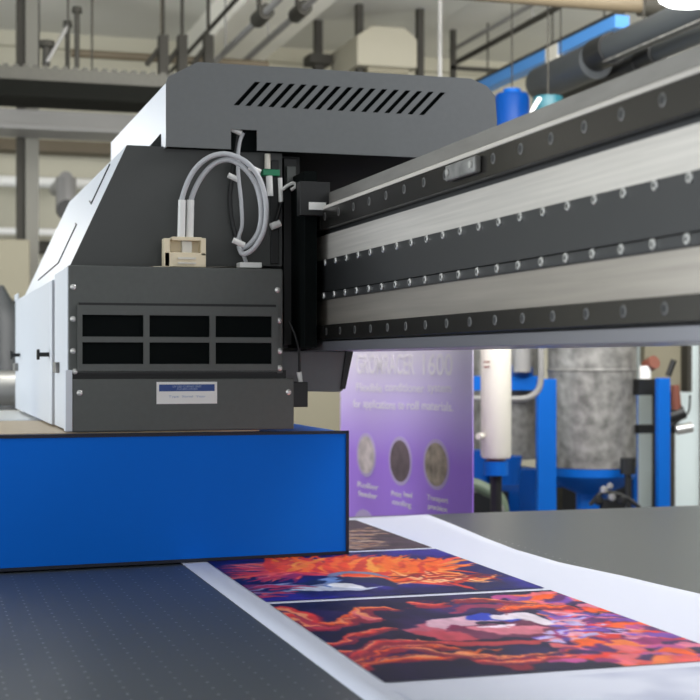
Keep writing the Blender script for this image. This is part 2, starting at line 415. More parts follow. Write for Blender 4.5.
def paint_flame(nx, ny):
    img, xx, yy, fbm = base_paint(nx, ny, 23); img = img*np.array([0.8, 1.0, 1.5]); f = pm(*P2Y); rng = random.Random(9)
    S_ = lambda pts, w0, w1, c, op=1.0: stroke(img, [f(*p) for p in pts], w0, w1, c, op)
    for k in range(90):                                       # crimson wisps streaming to the left
        u1 = rng.uniform(210, 300); v1 = rng.uniform(562, 584)
        S_([(rng.uniform(290, 340), rng.uniform(565, 576)), ((u1+310)/2, (v1+568)/2+rng.uniform(-2, 2)), (u1, v1)], 0.024, 0.010, rng.choice([(215, 60, 70), (190, 45, 80), (235, 90, 80), (240, 110, 60), (150, 40, 90), (240, 120, 120)]), rng.uniform(0.5, 0.9))
    for k in range(150):                                      # burning mane fanning to the right
        u0 = rng.uniform(345, 425); v0 = rng.uniform(566, 582)
        a_ = rng.uniform(-1.2, 0.35); L = rng.uniform(26, 72) if a_ > -0.5 else rng.uniform(12, 30)
        u1, v1 = u0+L*math.cos(a_), v0+L*math.sin(a_)*0.45; u1 = min(u1, 497)
        S_([(u0, v0), ((u0+u1)/2, (v0+v1)/2-rng.uniform(0, 3)), (u1, v1)], 0.034, 0.010, rng.choice([(250, 105, 35), (240, 80, 35), (250, 130, 45), (225, 60, 50), (250, 90, 60), (255, 150, 70)]), rng.uniform(0.6, 0.95))
    for k in range(80):
        u0 = rng.uniform(270, 420); S_([(u0, 572), (u0+rng.uniform(-14, 20), 564), (u0+rng.uniform(-24, 40), 554+rng.uniform(0, 5))], 0.030, 0.012, rng.choice([(252, 110, 35), (255, 160, 60), (240, 80, 35), (250, 130, 40), (220, 60, 40)]), 0.9)
    for k in range(40):
        u0 = rng.uniform(390, 460); S_([(u0, rng.uniform(570, 585)), (u0+25, rng.uniform(574, 583)), (u0+rng.uniform(36, 50), rng.uniform(573, 584))], 0.012, 0.006, rng.choice([(255, 170, 100), (255, 200, 150), (200, 50, 40), (130, 30, 40)]), 0.8)
    S_([(300, 592), (330, 582), (370, 580), (400, 588)], 0.09, 0.05, (26, 38, 84), 0.9)
    S_([(330, 576), (345, 573), (372, 574), (392, 578)], 0.035, 0.02, (120, 125, 160), 0.85)
    S_([(296, 589), (316, 589), (340, 588), (362, 589), (384, 586)], 0.06, 0.02, (200, 208, 230), 0.95)
    S_([(320, 580), (332, 579), (330, 588)], 0.04, 0.03, (110, 140, 200), 0.85)
    S_([(338, 585), (350, 586), (364, 588)], 0.05, 0.03, (232, 234, 244), 0.9)
    S_([(336, 580), (350, 577), (366, 579)], 0.014, 0.01, (40, 45, 80), 0.9)
    for k in range(26):
        u = rng.uniform(245, 320); v = rng.uniform(586, 600); S_([(u-16, v), (u, v-1), (u+20, v-rng.uniform(0, 5))], 0.022, 0.010, rng.choice([(170, 50, 90), (110, 40, 90), (200, 70, 90), (40, 60, 130), (140, 150, 190)]), 0.7)
    return img
def paint_dusk(nx, ny):
    xx, yy, fbm = art_canvas(nx, ny, 31, None, None); a = fbm(3, 9, 41)[..., None]; b = fbm(14, 3, 43)[..., None]
    img = np.array([74, 60, 66.]) * (0.6+0.7*a)
    f = pm(*P3Y); rng = random.Random(5)
    for k in range(60):
        u = rng.uniform(340, 372); v = rng.uniform(528, 549)
        stroke(img, [f(u-12, v), f(u+rng.uniform(8, 26), v+rng.uniform(-1, 1))], 0.012, 0.008, rng.choice([(190, 150, 110), (160, 110, 80), (210, 180, 150), (110, 80, 80)]), 0.7)
    return img
pts_r = [(5.25, 1.905), (4.9, 1.87), (4.5, 1.832), (4.2, 1.815), (3.9, 1.828), (3.6, 1.885), (3.27, 1.92), (2.8, 1.935), (2.2, 1.95), (1.75, 1.95)]
paper = thing('printed_sheet', 'long white paper sheet printed with orange flame art on the table', 'paper', (1.3, 3.5, 0.001))
bm = MB()
NX = 24; rows = []
ys = np.linspace(5.25, 1.75, 61)
for y in ys:
    xr = float(np.interp(-y, [-p[0] for p in pts_r], [p[1] for p in pts_r]))
    row = []
    for k in range(NX+1):
        x = 0.765+(xr-0.765)*k/NX
        lift = 0.0 if x < 1.60 else 0.010*((x-1.60)/0.3)**2*(0.6+0.4*math.sin(y*3.1))
        if y < 2.5: lift += 0
        row.append(bm.bm.verts.new((x, float(y), 0.0025+lift)))
    rows.append(row)
for i in range(60):
    for k in range(NX): bm.bm.faces.new((rows[i][k], rows[i][k+1], rows[i+1][k+1], rows[i+1][k]))
po = bm.build('sheet', M['paper'], paper, smooth=True)
so = po.modifiers.new('thickness', 'SOLIDIFY'); so.thickness = 0.0012; so.offset = -1
make_print('swirling_portrait_print', P1Y[0], P1Y[1], paint_face, paper)
make_print('flame_feather_print', P2Y[0], P2Y[1], paint_flame, paper)
make_print('dusky_print', P3Y[0], P3Y[1], paint_dusk, paper, 160, 120)
# faint grey wash of the next print just starting
def paint_wash(nx, ny):
    xx, yy, fbm = art_canvas(nx, ny, 51, None, None); a = fbm(4, 5, 61)[..., None]
    return np.array([226, 230, 246.]) - np.clip(a-0.47, 0, 1)*np.array([110, 105, 80.])
make_print('faint_print', 1.80, 2.50, paint_wash, paper, 120, 90)

# ================================================================== BLUE BOX (service station under the carriage)
bx = thing('blue_cover_box', 'long bright blue box with dark edges standing across the printed sheet', 'box', (0.5, 4.6, 0.005))
fl, fr = (-0.55, 4.13), (1.287, 4.262)
zl, zr = 0.392, 0.383
def hexa(mb, fl, fr, yb, z0, zl, zr, inset=0.0):
    vs = [(fl[0], fl[1], z0), (fr[0], fr[1], z0), (fr[0], yb, z0), (fl[0], yb, z0), (fl[0], fl[1], zl), (fr[0], fr[1], zr), (fr[0], yb, zr), (fl[0], yb, zl)]
    mb._add(vs, [(0,3,2,1),(4,5,6,7),(0,1,5,4),(1,2,6,5),(2,3,7,6),(3,0,4,7)]); return mb
hexa(MB(), fl, fr, 5.12, 0.012, zl-0.006, zr-0.006).build('blue_panel', M['blue'], bx)
mb = MB()
e = 0.007
fy = lambda x: fl[1]+(fr[1]-fl[1])*(x-fl[0])/(fr[0]-fl[0])
def bar(mb, x0, x1, za, zb, zc=None, zd=None):
    zc = za if zc is None else zc; zd = zb if zd is None else zd
    vs = []
    for x, lo, hi in ((x0, za, zb), (x1, zc, zd)):
        y = fy(x); vs += [(x, y-0.004, lo), (x, y-0.004, hi), (x, y+0.01, hi), (x, y+0.01, lo)]
    mb._add(vs, [(0,1,2,3),(7,6,5,4),(0,4,5,1),(1,5,6,2),(2,6,7,3),(3,7,4,0)])
bar(mb, fl[0], fr[0], 0.005, 0.014)
bar(mb, fl[0], fr[0], zl-0.009, zl, zr-0.009, zr)
bar(mb, fr[0]-0.007, fr[0]+0.002, 0.005, zr)
mb.build('edge_trim', M['blue_edge'], bx)
MB().box(fl[0], 1.0, 4.23, 5.12, 0.3875, 0.3905).build('beige_top', M['board'], bx)
counter = thing('white_counter', 'long white counter directly behind the blue box and under the carriage', 'counter', (0.3, 5.8, FZ))
MB().box(-0.9, 1.25, 5.40, 6.35, FZ, 0.36).build('body', M['white_panel'], counter)
MB().box(-0.92, 1.27, 5.36, 6.37, 0.36, 0.385).build('worktop', M['white'], counter, bevel=0.004)

# ================================================================== GANTRY BEAM
XB = 1.2
K = XB*1.0452
def zr_(r): return CAMZ + r*K
g = thing('gantry_beam', 'long metal gantry beam with rails and rows of screws above the table', 'beam', (1.35, 3.6, FZ))
Y0, Y1 = 0.9, 6.9
MB().box(XB, 1.46, Y0, Y1, zr_(.0468), zr_(.394)).build('beam_core', M['black_metal'], g)
MB().box(XB-0.012, XB+0.02, Y0, Y1, zr_(.3690), zr_(.396)).build('top_plate', M['alu_top'], g, bevel=0.002)
MB().box(XB-0.030, XB, Y0, Y1, zr_(.309), zr_(.3550)).build('upper_rail', M['rail'], g, bevel=0.0015)
cap = [(XB-0.0302, zr_(.3555)), (XB-0.0304, zr_(.3615)), (XB-0.026, zr_(.3645)), (XB, zr_(.3645)), (XB, zr_(.3555))]
MB().prismY(cap, Y0, Y1).build('rail_lip', M['rail_cap'], g)
MB().box(XB-0.004, XB, Y0, Y1, zr_(.2387), zr_(.300)).build('upper_strip', M['alu'], g)
MB().box(XB-0.012, XB, Y0, Y1, zr_(.1625), zr_(.2395)).build('cover_plate', M['black_metal'], g, bevel=0.001)
MB().box(XB-0.016, XB, Y0, Y1, zr_(.144), zr_(.1605)).build('lower_cover_strip', M['black_metal'], g, bevel=0.001)
MB().box(XB-0.004, XB, Y0, Y1, zr_(.083), zr_(.144)).build('lower_strip', M['alu_low'], g)
MB().box(XB-0.026, XB, Y0, Y1, zr_(.048), zr_(.083)).build('lower_rail', M['rail'], g, bevel=0.0015)
MB().box(XB-0.018, 1.47, Y0, Y1, zr_(.0225), zr_(.0445)).build('bottom_flange', M['flange'], g, bevel=0.002)
def screw_mesh(r, h, inner):
    mb = MB(); mb.mi = 0
    mb.cyl((0, 0, 0), (-h*0.6, 0, 0), r, r, 18); mb.cyl((-h*0.6, 0, 0), (-h, 0, 0), r, r*0.82, 18)
    mb.mi = 1; mb.cyl((-h*0.9, 0, 0), (-h-0.0006, 0, 0), r*inner, r*inner, 6)
    return mb
def row(proto_name, mats, mesh, x, ys, z, label=None, stretch=None):
    first = None
    for y in ys:
        if first is None:
            o = mesh.build(proto_name, mats, None); first = o
        else:
            o = first.copy(); C.objects.link(o)
        o.parent = g; o.matrix_parent_inverse = Matrix.Translation(-Vector(g.location)); o.location = (x, y, z)
        if label: o['label'] = label
ysA = [2.0504+0.1115*k for k in range(-3, 22)]
row('cover_screw', [M['screw'], M['hole']], screw_mesh(0.0095, 0.004, 0.5), XB-0.012, ysA, zr_(.2316), 'small bright socket screw')
row('strip_screw', [M['screw'], M['hole']], screw_mesh(0.0095, 0.004, 0.5), XB-0.016, ysA, zr_(.1535))
ysB = [2.107+0.143*k for k in range(-2, 17)]
row('upper_rail_bolt', [M['bolt_ring'], M['hole']], screw_mesh(0.0118, 0.0012, 0.74), XB-0.030, ysB, zr_(.337))
row('lower_rail_bolt', [M['bolt_ring'], M['hole']], screw_mesh(0.0110, 0.0012, 0.74), XB-0.026, ysB, zr_(.0668))
# clear clamp on the upper rail
pc = onX(466, 177, XB-0.03)
cl = MB().box(XB-0.046, XB-0.030, pc.y-0.09, pc.y+0.09, zr_(.3205), zr_(.349)).build('rail_clamp', M['galv'], g, bevel=0.004)
cl['label'] = 'shiny scratched metal clamp'
for dy in (-0.07, 0.07):
    MB().cyl((XB-0.046, pc.y+dy, zr_(.335)), (XB-0.050, pc.y+dy, zr_(.335)), 0.008).build('clamp_screw', M['screw'], g)
# legs that carry the beam at both ends
for y in (0.98, 6.75):
    MB().box(1.22, 1.46, y-0.08, y+0.08, FZ if y > 5 else 0.02, zr_(.0225)).build('end_support', M['greysteel'], g)

# ================================================================== PRINT CARRIAGE
cz = onY(180, 430, 4.22)
c = thing('print_carriage', 'big dark grey print carriage with grille and white left side on the gantry', 'printer carriage', (0.8, 4.8, 0.389))
YF = 4.22
def F(u, v, Y=YF): p = onY(u, v, Y); return (p.x, p.z)
xl, zt = F(68.5, 265); xr, _ = F(283, 267); _, zb = F(70, 374)
ztop = zt
MB().box(xl, xr, YF, 4.36, zb, ztop).build('front_module', M['dark_paint'], c, bevel=0.004)
xl2, zb2 = F(72, 432); xr2, _ = F(293.5, 430); zt2 = F(72, 378)[1]
MB().box(xl2, xr2, YF-0.006, 4.6, zb2, zt2-0.003).build('lower_module', M['dark_paint'], c, bevel=0.003)
MB().box(xl+0.005, xr2-0.02, YF+0.012, 4.6, zt2-0.006, zb+0.01).build('gap_seal', M['black'], c)
# grille
gx0, gz1 = F(77, 306); gx1, gz0 = F(277, 371); gy = YF-0.001
MB().box(gx0, gx1, gy-0.003, YF, gz0, gz1).build('filter_backing', M['matt_black'], c)
colx = [F(u, 340)[0] for u in (77, 82, 143, 149, 209, 215, 271, 277)]
rowz = [F(170, v)[1] for v in (306, 315.5, 337, 342.5, 364, 371)]
mb = MB()
for i in (0, 2, 4, 6): mb.box(colx[i], colx[i+1], gy-0.009, gy-0.002, rowz[-1], rowz[0])
for j in (0, 2, 4):
    for i in (1, 3, 5): mb.box(colx[i], colx[i+1], gy-0.009, gy-0.002, rowz[j+1], rowz[j])
mb.build('grille_frame', M['dark_paint'], c)
MB().box(gx0+0.004, gx1-0.004, YF-0.004, YF, gz1+0.002, gz1+0.010).build('grille_top_shadow', M['black'], c)  # black strip drawn as the shadow line above the frame
MB().box(gx0, gx1, YF-0.003, YF, gz0-0.009, gz0-0.003).build('grille_bottom_slot', M['black'], c)
# front screws
scr = None
def fscrew(u, v, Y):
    global scr
    x, z = F(u, v, Y)
    if scr is None:
        mb = MB(); mb.cyl((0, 0, 0), (0, -0.002, 0), 0.0085, 0.0085, 16); mb.cyl((0, -0.002, 0), (0, -0.005, 0), 0.0085, 0.004, 16)
        scr = mb.build('screw', M['screw'], None, smooth=True); o = scr
    else: o = scr.copy(); C.objects.link(o)
    o.parent = c; o.matrix_parent_inverse = Matrix.Translation(-Vector(c.location)); o.location = (x, Y, z)
for u, v in ((73, 287), (73, 319), (73, 351), (277.5, 290), (279, 320.5), (279.5, 351), (279.5, 368)): fscrew(u, v, YF)
fscrew(79.5, 393, YF-0.006); fscrew(288.5, 392, YF-0.006); fscrew(75, 371.5, YF)
# sticker
sx0, sz1 = F(156.5, 382, YF-0.006); sx1, sz0 = F(217, 403.5, YF-0.006); ys_ = YF-0.006
lab = MB().box(sx0, sx1, ys_-0.0012, ys_, sz0, sz1).build('info_sticker', M['white'], c); lab['label'] = 'white sticker with a blue header'
a0, a1 = F(159, 384.5, ys_); b0, b1 = F(214.5, 391, ys_)
MB().box(a0, b0, ys_-0.002, ys_-0.001, b1, a1).build('sticker_header', M['label_blue'], lab)
def text_obj(name, body, size, m, loc, rot, parent, width=None, bold=0.0):
    cu = bpy.data.curves.new(name, 'FONT'); cu.body = body; cu.size = size; cu.align_x = 'CENTER'; cu.align_y = 'CENTER'; cu.extrude = 0.0004; cu.offset = bold
    tmp = bpy.data.objects.new('tmp', cu); C.objects.link(tmp); bpy.context.view_layer.update()
    me = bpy.data.meshes.new_from_object(tmp.evaluated_get(bpy.context.evaluated_depsgraph_get())); bpy.data.objects.remove(tmp)
    me.materials.clear(); me.materials.append(m)
    o = bpy.data.objects.new(name, me); C.objects.link(o); o.location = loc; o.rotation_euler = rot
    if width:
        xs_ = [v.co.x for v in me.vertices]; sw = width/(max(xs_)-min(xs_))
        for v in me.vertices: v.co.x *= sw
    if parent is not None:
        o.parent = parent; o.matrix_parent_inverse = Matrix.Translation(-Vector(parent.location)) if parent.type == 'EMPTY' and parent.rotation_euler.z == 0 else Matrix.Identity(4)
    return o
for (body, v, wd, sz, m) in (('UV LED CURING UNIT', 386.6, 0.085, 0.009, 'label_pale'), ('FLATBED SYSTEM', 389.3, 0.06, 0.008, 'label_pale'), ('Type  Serial  Year', 396.5, 0.11, 0.008, 'label_pale')):
    x, z = F(187, v, ys_); text_obj('sticker_text', body, sz, M[m], (x, ys_-0.0022, z), (PI/2, 0, 0), lab, wd)
# sloped body: charcoal front plate and white shell behind it
YP = 4.31
poly = [F(70, 266, YP), F(127, 145, YP), F(170, 147, YP), F(282, 150, YP), F(282, 266, YP)]
MB().prismY(poly, YP, YP+0.012).build('sloped_front_plate', M['plate_paint'], c)
MB().prismY([(xl-0.001, ztop-0.03)]+poly[:2]+[(poly[1][0]+0.08, poly[1][1]), (poly[1][0]+0.08, ztop-0.03)], YP+0.012, 5.95).build('sloped_shell', M['white_panel'], c)
MB().box(xl+0.06, xr-0.01, 4.36, 6.2, zb2+0.04, ztop-0.02).build('inner_body', M['black'], c)
# white left side
zs = zb2+0.004
MB().box(xl-0.0035, xl+0.003, YF+0.004, 4.60, zs, ztop-0.004).build('side_strip', M['white_panel'], c, bevel=0.002)
Yd0, Yd1 = 4.62, 6.24
zdt = ztop-0.022
door = MB().box(xl-0.012, xl+0.03, Yd0, Yd1, zs, zdt-0.0).build('side_door', M['white_panel'], c, bevel=0.003)
for u, v in ((49, 354.5), (20, 355)):
    p = onX(u, v, xl-0.012)
    MB().cyl((xl-0.012, p.y, p.z), (xl-0.042, p.y, p.z), 0.007).cyl((xl-0.042, p.y, p.z), (xl-0.05, p.y, p.z), 0.017).build('door_knob', M['black'], door, smooth=True)
p = onX(58, 367.5, xl-0.004); MB().box(xl-0.016, xl-0.003, p.y-0.045, p.y+0.045, p.z-0.016, p.z+0.016).build('side_latch', M['galv'], c, bevel=0.003)
p = onX(17.5, 367, xl-0.012); MB().box(xl-0.028, xl-0.012, p.y-0.05, p.y+0.05, p.z-0.016, p.z+0.016).build('side_latch', M['galv'], c, bevel=0.003)
MB().box(xl-0.0145, xl-0.010, 6.06, Yd1+0.02, zdt-0.004, zdt+0.022).build('door_tab', M['white_panel'], c)
MB().box(xl-0.010, xl+0.01, YF-0.010, YF+0.03, zb2+0.002, F(72, 370)[1]).build('corner_bracket', M['white_panel'], c, bevel=0.002)
# seam outlines on the sloping face (thin dark grooves of two access panels)
A = Vector((poly[0][0], 0, poly[0][1])); B = Vector((poly[1][0], 0, poly[1][1])); dAB = B-A; nrm = Vector((-dAB.z, 0, dAB.x)).normalized()
def slope(s_, y): q = A+dAB*s_+nrm*0.0015; return Vector((q.x, y, q.z))
def groove(pts):
    mb = MB()
    for a_, b_ in zip(pts[:-1], pts[1:]): mb.cyl(slope(*a_), slope(*b_), 0.003, n=6)
    mb.build('panel_seam', M['black_metal'], c)
groove([(0.06, 5.5), (0.12, 4.85), (0.47, 4.85), (0.50, 4.92)])
groove([(0.60, 4.62), (0.95, 4.62)])
groove([(0.60, 4.62), (0.66, 4.75)])
# hood
YH = 4.27
x0h, _ = F(166, 100, YH)
zb_l = F(166, 146, YH)[1]
hood = [F(166, 146.5, YH), F(166, 83, YH), F(197.5, 62, YH), F(471, 81.5, YH), F(487, 86, YH), F(495, 97, YH), F(497, 164, YH)]
zhb = hood[0][1]; hood[-1] = (hood[-1][0], zhb)
zht = hood[2][1]; hood[3] = (hood[3][0], zht)
body = MB().prismY([(p[0]+0.004 if i < 2 else p[0], p[1]) for i, p in enumerate(hood)], YH+0.02, 5.49).build('hood_body', M['matt_black'], c)  # black colour stands for the shade inside and under the hood
body['label'] = 'inside of the hood, coloured black for its shade'
wl = [(hood[0][0], hood[0][1]), (hood[1][0], hood[1][1]), (hood[2][0], hood[2][1]), (hood[2][0]+0.01, hood[2][1]-0.004), (hood[1][0]+0.004, hood[1][1]-0.004), (hood[0][0]+0.004, hood[0][1])]
MB().prismY(wl, YH+0.003, 5.50).build('hood_side', M['white_panel'], c)
# hood front face with real slots cut in
us = [257.7+11.58*k for k in range(17)]
slots = []
for u in us:
    k = (u-257.7)*0.055
    slots.append((F(u, 82+k, YH), F(u-21.5, 105+k, YH)))
zs1 = sum(s[0][1] for s in slots)/17; zs0 = sum(s[1][1] for s in slots)/17; sw = 0.0082
fm = MB(); yf = YH; yb = YH+0.004
def poly_face(pts): fm.prismY(pts, yf, yb)
xL, xR = slots[0][1][0]-sw*1.2, slots[-1][1][0]+sw*1.2
poly_face([(hood[0][0], zs1), hood[1], hood[2], hood[3], hood[4], (hood[5][0], zs1)]) if hood[1][1] > zs1 else poly_face([hood[1] if False else (F(168, 82, YH)[0], zs1), hood[2], hood[3], hood[4], (hood[5][0]-0.001, zs1)])
left = [(hood[0][0], zs0), (slots[0][1][0]-sw, zs0), (slots[0][0][0]-sw, zs1), (hood[0][0] if hood[1][1] > zs1 else F(168, 82, YH)[0], zs1)]
if hood[1][1] <= zs1: left.append(hood[1])
poly_face(left)
for k in range(16):
    a_, b_ = slots[k], slots[k+1]
    poly_face([(a_[1][0]+sw, zs0), (b_[1][0]-sw, zs0), (b_[0][0]-sw, zs1), (a_[0][0]+sw, zs1)])
poly_face([(slots[-1][1][0]+sw, zs0), (hood[6][0], zs0), (hood[5][0], zs1), (slots[-1][0][0]+sw, zs1)])
nx0, nz1 = F(231, 129, YH); nx1, _ = F(257, 129, YH)
poly_face([(hood[0][0], zhb), (nx0, zhb), (nx0, zs0), (hood[0][0], zs0)])
poly_face([(nx0, nz1), (nx1, nz1), (nx1, zs0), (nx0, zs0)])
poly_face([(nx1, zhb), (hood[6][0], zhb), (hood[6][0], zs0), (nx1, zs0)])
fm.build('hood_front', M['hood_paint'], c)
# back housing beside the beam and dark uprights in the cavity
MB().box(xr-0.03, 1.162, 4.37, 5.9, zr_(.03), zhb+0.001).build('rear_housing', M['black'], c)
def fbox(name, u0, v0, u1, v1, Y, d, m, parent=None, bevel=0.002):
    a_ = onY(u0, v0, Y); b_ = onY(u1, v1, Y)
    return MB().box(min(a_.x, b_.x), max(a_.x, b_.x), Y, Y+d, min(a_.z, b_.z), max(a_.z, b_.z)).build(name, m, parent or c, bevel=bevel)
fbox('upright', 284, 158, 297, 345, 4.33, 0.04, M['black'])
fbox('upright', 271, 160, 279, 264, 4.300, 0.010, M['black'])
fbox('sensor_block', 300, 181, 330, 216, 4.13, 0.038, M['black_metal'])
fbox('sensor_label', 309, 202, 326, 210, 4.127, 0.003, M['white'], bevel=0)
fbox('valve_block', 287, 166, 296, 186, 4.31, 0.02, M['dark_paint'])
MB().box(1.125, 1.162, 4.17, 4.38, zr_(.03), zhb-0.07).build('cavity_shade_fin', M['matt_black'], c)  # black fin added to darken the cavity beside the beam
pa, pb, pc2, pd = onX(160.5, 134, hood[0][0]-0.002), onX(160.5, 149, hood[0][0]-0.002), onX(150, 149, hood[0][0]-0.002), onX(150, 146, hood[0][0]-0.002)
MB().prismX([(q.y, q.z) for q in (pa, pb, pc2, pd)], hood[0][0]-0.003, hood[0][0]+0.002).build('side_notch', M['matt_black'], c)
# swivel arm below the beam
br = [F(279, 351, 4.37), F(352, 350.5, 4.37), F(344, 389, 4.37), F(341, 392, 4.37), F(284, 391, 4.37)]
br[0] = (br[0][0], zr_(.0222)); br[1] = (br[1][0], zr_(.0222))
MB().prismY(br, 4.37, 4.62).build('lower_bracket', M['hood_paint'], c, bevel=0.004)
MB().prismY([(br[1][0]-0.022, br[1][1]), (br[1][0]+0.002, br[1][1]), (br[2][0]+0.002, br[2][1]), (br[2][0]-0.012, br[2][1])], 4.362, 4.371).build('bracket_edge', M['black'], c)
fbox('cable_socket', 292, 382, 308, 407, 4.215, 0.05, M['black'])
cb = MB().tube([onY(289, 321, 4.24), onY(295, 335, 4.23), onY(299, 352, 4.23), onY(299.5, 378, 4.24)], 0.004)
cb.build('socket_cable', M['black'], c, smooth=True)
MB().cyl(onY(299, 372, 4.24), onY(302, 391, 4.245), 0.008, 0.005).build('cable_plug', M['white'], c, smooth=True)

# ivory connector with hoses on top of the front module
con = fbox('hose_connector', 164.5, 252, 206, 267.3, 4.235, 0.05, M['ivory'], bevel=0.002)
con['label'] = 'ivory plastic hose connector'
for (u0, v0, u1, v1) in ((164, 238, 170, 267), (201, 238, 206, 256)): fbox('connector_post', u0, v0, u1, v1, 4.235, 0.04, M['ivory'], con)
fbox('connector_top', 172, 236.5, 202, 241, 4.238, 0.045, M['ivory'], con)
fbox('connector_back', 170, 241, 202, 256, 4.272, 0.006, M['ivory'], con, 0)
fbox('connector_core', 182, 241, 192, 256, 4.245, 0.035, M['cream'], con)
fbox('connector_ridge', 178, 257, 196, 259.5, 4.230, 0.006, M['cream'], con, 0)
fbox('connector_ridge', 178, 262, 196, 264, 4.230, 0.006, M['cream'], con, 0)
h1 = [onY(*p) for p in ((181, 240, 4.255), (180.5, 215, 4.255), (183, 195, 4.25), (193, 172, 4.24), (208, 158, 4.225), (226, 154, 4.215), (246, 162, 4.20), (260, 180, 4.20), (266, 205, 4.20), (264, 230, 4.21), (254, 248, 4.225), (243, 254, 4.24), (239, 246, 4.26))]
h2 = [onY(*p) for p in ((189.5, 240, 4.265), (189.5, 215, 4.265), (192, 197, 4.26), (201, 178, 4.25), (214, 164, 4.235), (229, 160, 4.225), (244, 168, 4.215), (256, 185, 4.215), (261, 208, 4.215), (259, 230, 4.225), (250, 244, 4.24), (242, 247, 4.255), (238, 238, 4.27))]
MB().tube(h1, 0.0078, 12).build('hose', M['tube'], c, smooth=True)
MB().tube(h2, 0.0078, 12).build('hose', M['tube'], c, smooth=True)
for hh, u in ((h1, 181), (h2, 189.5)):
    MB().cyl(onY(u, 241, hh[0].y), onY(u+1.0, 200, hh[0].y-0.004), 0.0115, 0.0112).build('hose_sleeve', M['white'], c, smooth=True)
for k, (u, v) in enumerate(((255, 170), (239, 243), (236, 131), (234, 178))):
    p = onY(u, v, 4.205 if k < 2 else 4.29)
    MB().cyl(p+Vector((-0.018, 0, 0.008)), p+Vector((0.016, 0, -0.006)), 0.0085).build('cable_tie', M['white'], c, smooth=True)
MB().tube([onY(*p) for p in ((243, 133, 4.29), (239, 145, 4.29), (238, 170, 4.285), (241, 200, 4.285), (242, 225, 4.285), (239, 240, 4.28), (246, 262, 4.285))], 0.006, 8).build('grey_cable', M['tube'], c, smooth=True)
MB().tube([onY(*p) for p in ((238, 134, 4.295), (233, 170, 4.295), (230, 200, 4.295), (233, 225, 4.295), (238, 242, 4.29))], 0.007, 8).build('black_cable', M['black'], c, smooth=True)
fbox('cable_clip', 240, 262, 262, 268, 4.24, 0.05, M['white'])
fbox('green_fitting', 263, 169, 280, 176, 4.285, 0.03, M['green'])
MB().cyl(onY(267.5, 154, 4.29), onY(267.5, 169, 4.29), 0.009).build('fitting_tube', M['cream'], c, smooth=True)
MB().cyl(onY(269, 176, 4.29), onY(270, 196, 4.29), 0.010).build('fitting_tube', M['white'], c, smooth=True)
MB().cyl(onY(280, 178, 4.29), onY(281, 202, 4.29), 0.007).build('fitting_tube', M['white'], c, smooth=True)
MB().tube([onY(*p) for p in ((282, 190, 4.28), (287, 186, 4.28), (293, 183, 4.28), (296, 186, 4.28), (291, 190, 4.28))], 0.005, 8).build('white_elbow', M['white'], c, smooth=True)
MB().cyl(onY(271, 227, 4.28), onY(280, 223, 4.28), 0.011).build('white_nozzle', M['white'], c, smooth=True)
MB().tube([onY(*p) for p in ((282, 200, 4.29), (279, 212, 4.28), (275, 226, 4.28))], 0.005, 8).build('black_cable', M['black'], c, smooth=True)

# ================================================================== ROLL-UP BANNER
bR = at(473, 430, 6.1); ang = R(8)
ndir = Vector((-math.sin(-ang) * -1, math.cos(ang), 0)); ndir = Vector((-math.sin(ang), math.cos(ang), 0))    # direction going away
def on_banner(u, v):
    # ray / vertical plane intersection
    a = (u-350)/FPX; d = Vector((SN+CS*a, CS-SN*a, (HOR-v)/FPX)); n = Vector((ndir.y, -ndir.x, 0))
    t_ = (Vector((bR.x, bR.y, 0))).dot(n)/Vector((d.x, d.y, 0)).dot(n); return Vector((0, 0, CAMZ))+d*t_
bL = on_banner(341, 430); wb = (Vector((bR.x, bR.y))-Vector((bL.x, bL.y))).length
ban = bpy.data.objects.new('rollup_banner', None); C.objects.link(ban); ban.location = (bL.x, bL.y, FZ)
right = (Vector((bR.x, bR.y, 0))-Vector((bL.x, bL.y, 0))).normalized()
ban.rotation_euler = (0, 0, math.atan2(right.y, right.x))
tag(ban, 'purple roll-up banner with white lettering and three round pictures', 'banner')
def loc_b(u, v):
    p = on_banner(u, v); return (Vector((p.x-bL.x, p.y-bL.y, 0)).dot(right), p.z-FZ)
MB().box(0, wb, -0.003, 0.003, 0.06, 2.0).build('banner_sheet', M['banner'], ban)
MB().box(-0.02, wb+0.02, -0.09, 0.09, 0, 0.07).build('banner_base', M['galv'], ban, bevel=0.01)
MB().box(-0.01, wb+0.01, -0.012, 0.012, 1.995, 2.02).build('top_rail', M['galv'], ban)
MB().cyl((wb/2, 0.03, 0.05), (wb/2, 0.03, 2.0), 0.01).build('support_pole', M['galv'], ban)
def btext(name, body, u0, v0, u1, v1, hpx, bold=0.0006):
    s0, z0 = loc_b(u0, v0); s1, z1 = loc_b(u1, v1)
    dd = at(0, 0, 1)
    pc_ = on_banner((u0+u1)/2, (v0+v1)/2); dist = pc_.x*SN+pc_.y*CS
    words = body.split(' '); tot = float(len(body)); pos = 0
    for wd in words:
        c0 = pos/tot; c1 = (pos+len(wd))/tot; pos += len(wd)+1; mid = (c0+c1)/2
        text_obj(name, wd, hpx*dist/FPX*1.35, M['banner_text'], (s0+(s1-s0)*mid, -0.0045, z0+(z1-z0)*mid), (PI/2, 0, 0), ban, (s1-s0)*(c1-c0), bold)
btext('heading', 'GROMRACER 1600', 357, 365, 452, 366, 21, 0.0018)
btext('subheading', 'Flexible conditioner system', 357, 388, 452, 388, 9)
btext('subheading', 'for applications to roll materials.', 354, 404, 454, 407, 9)
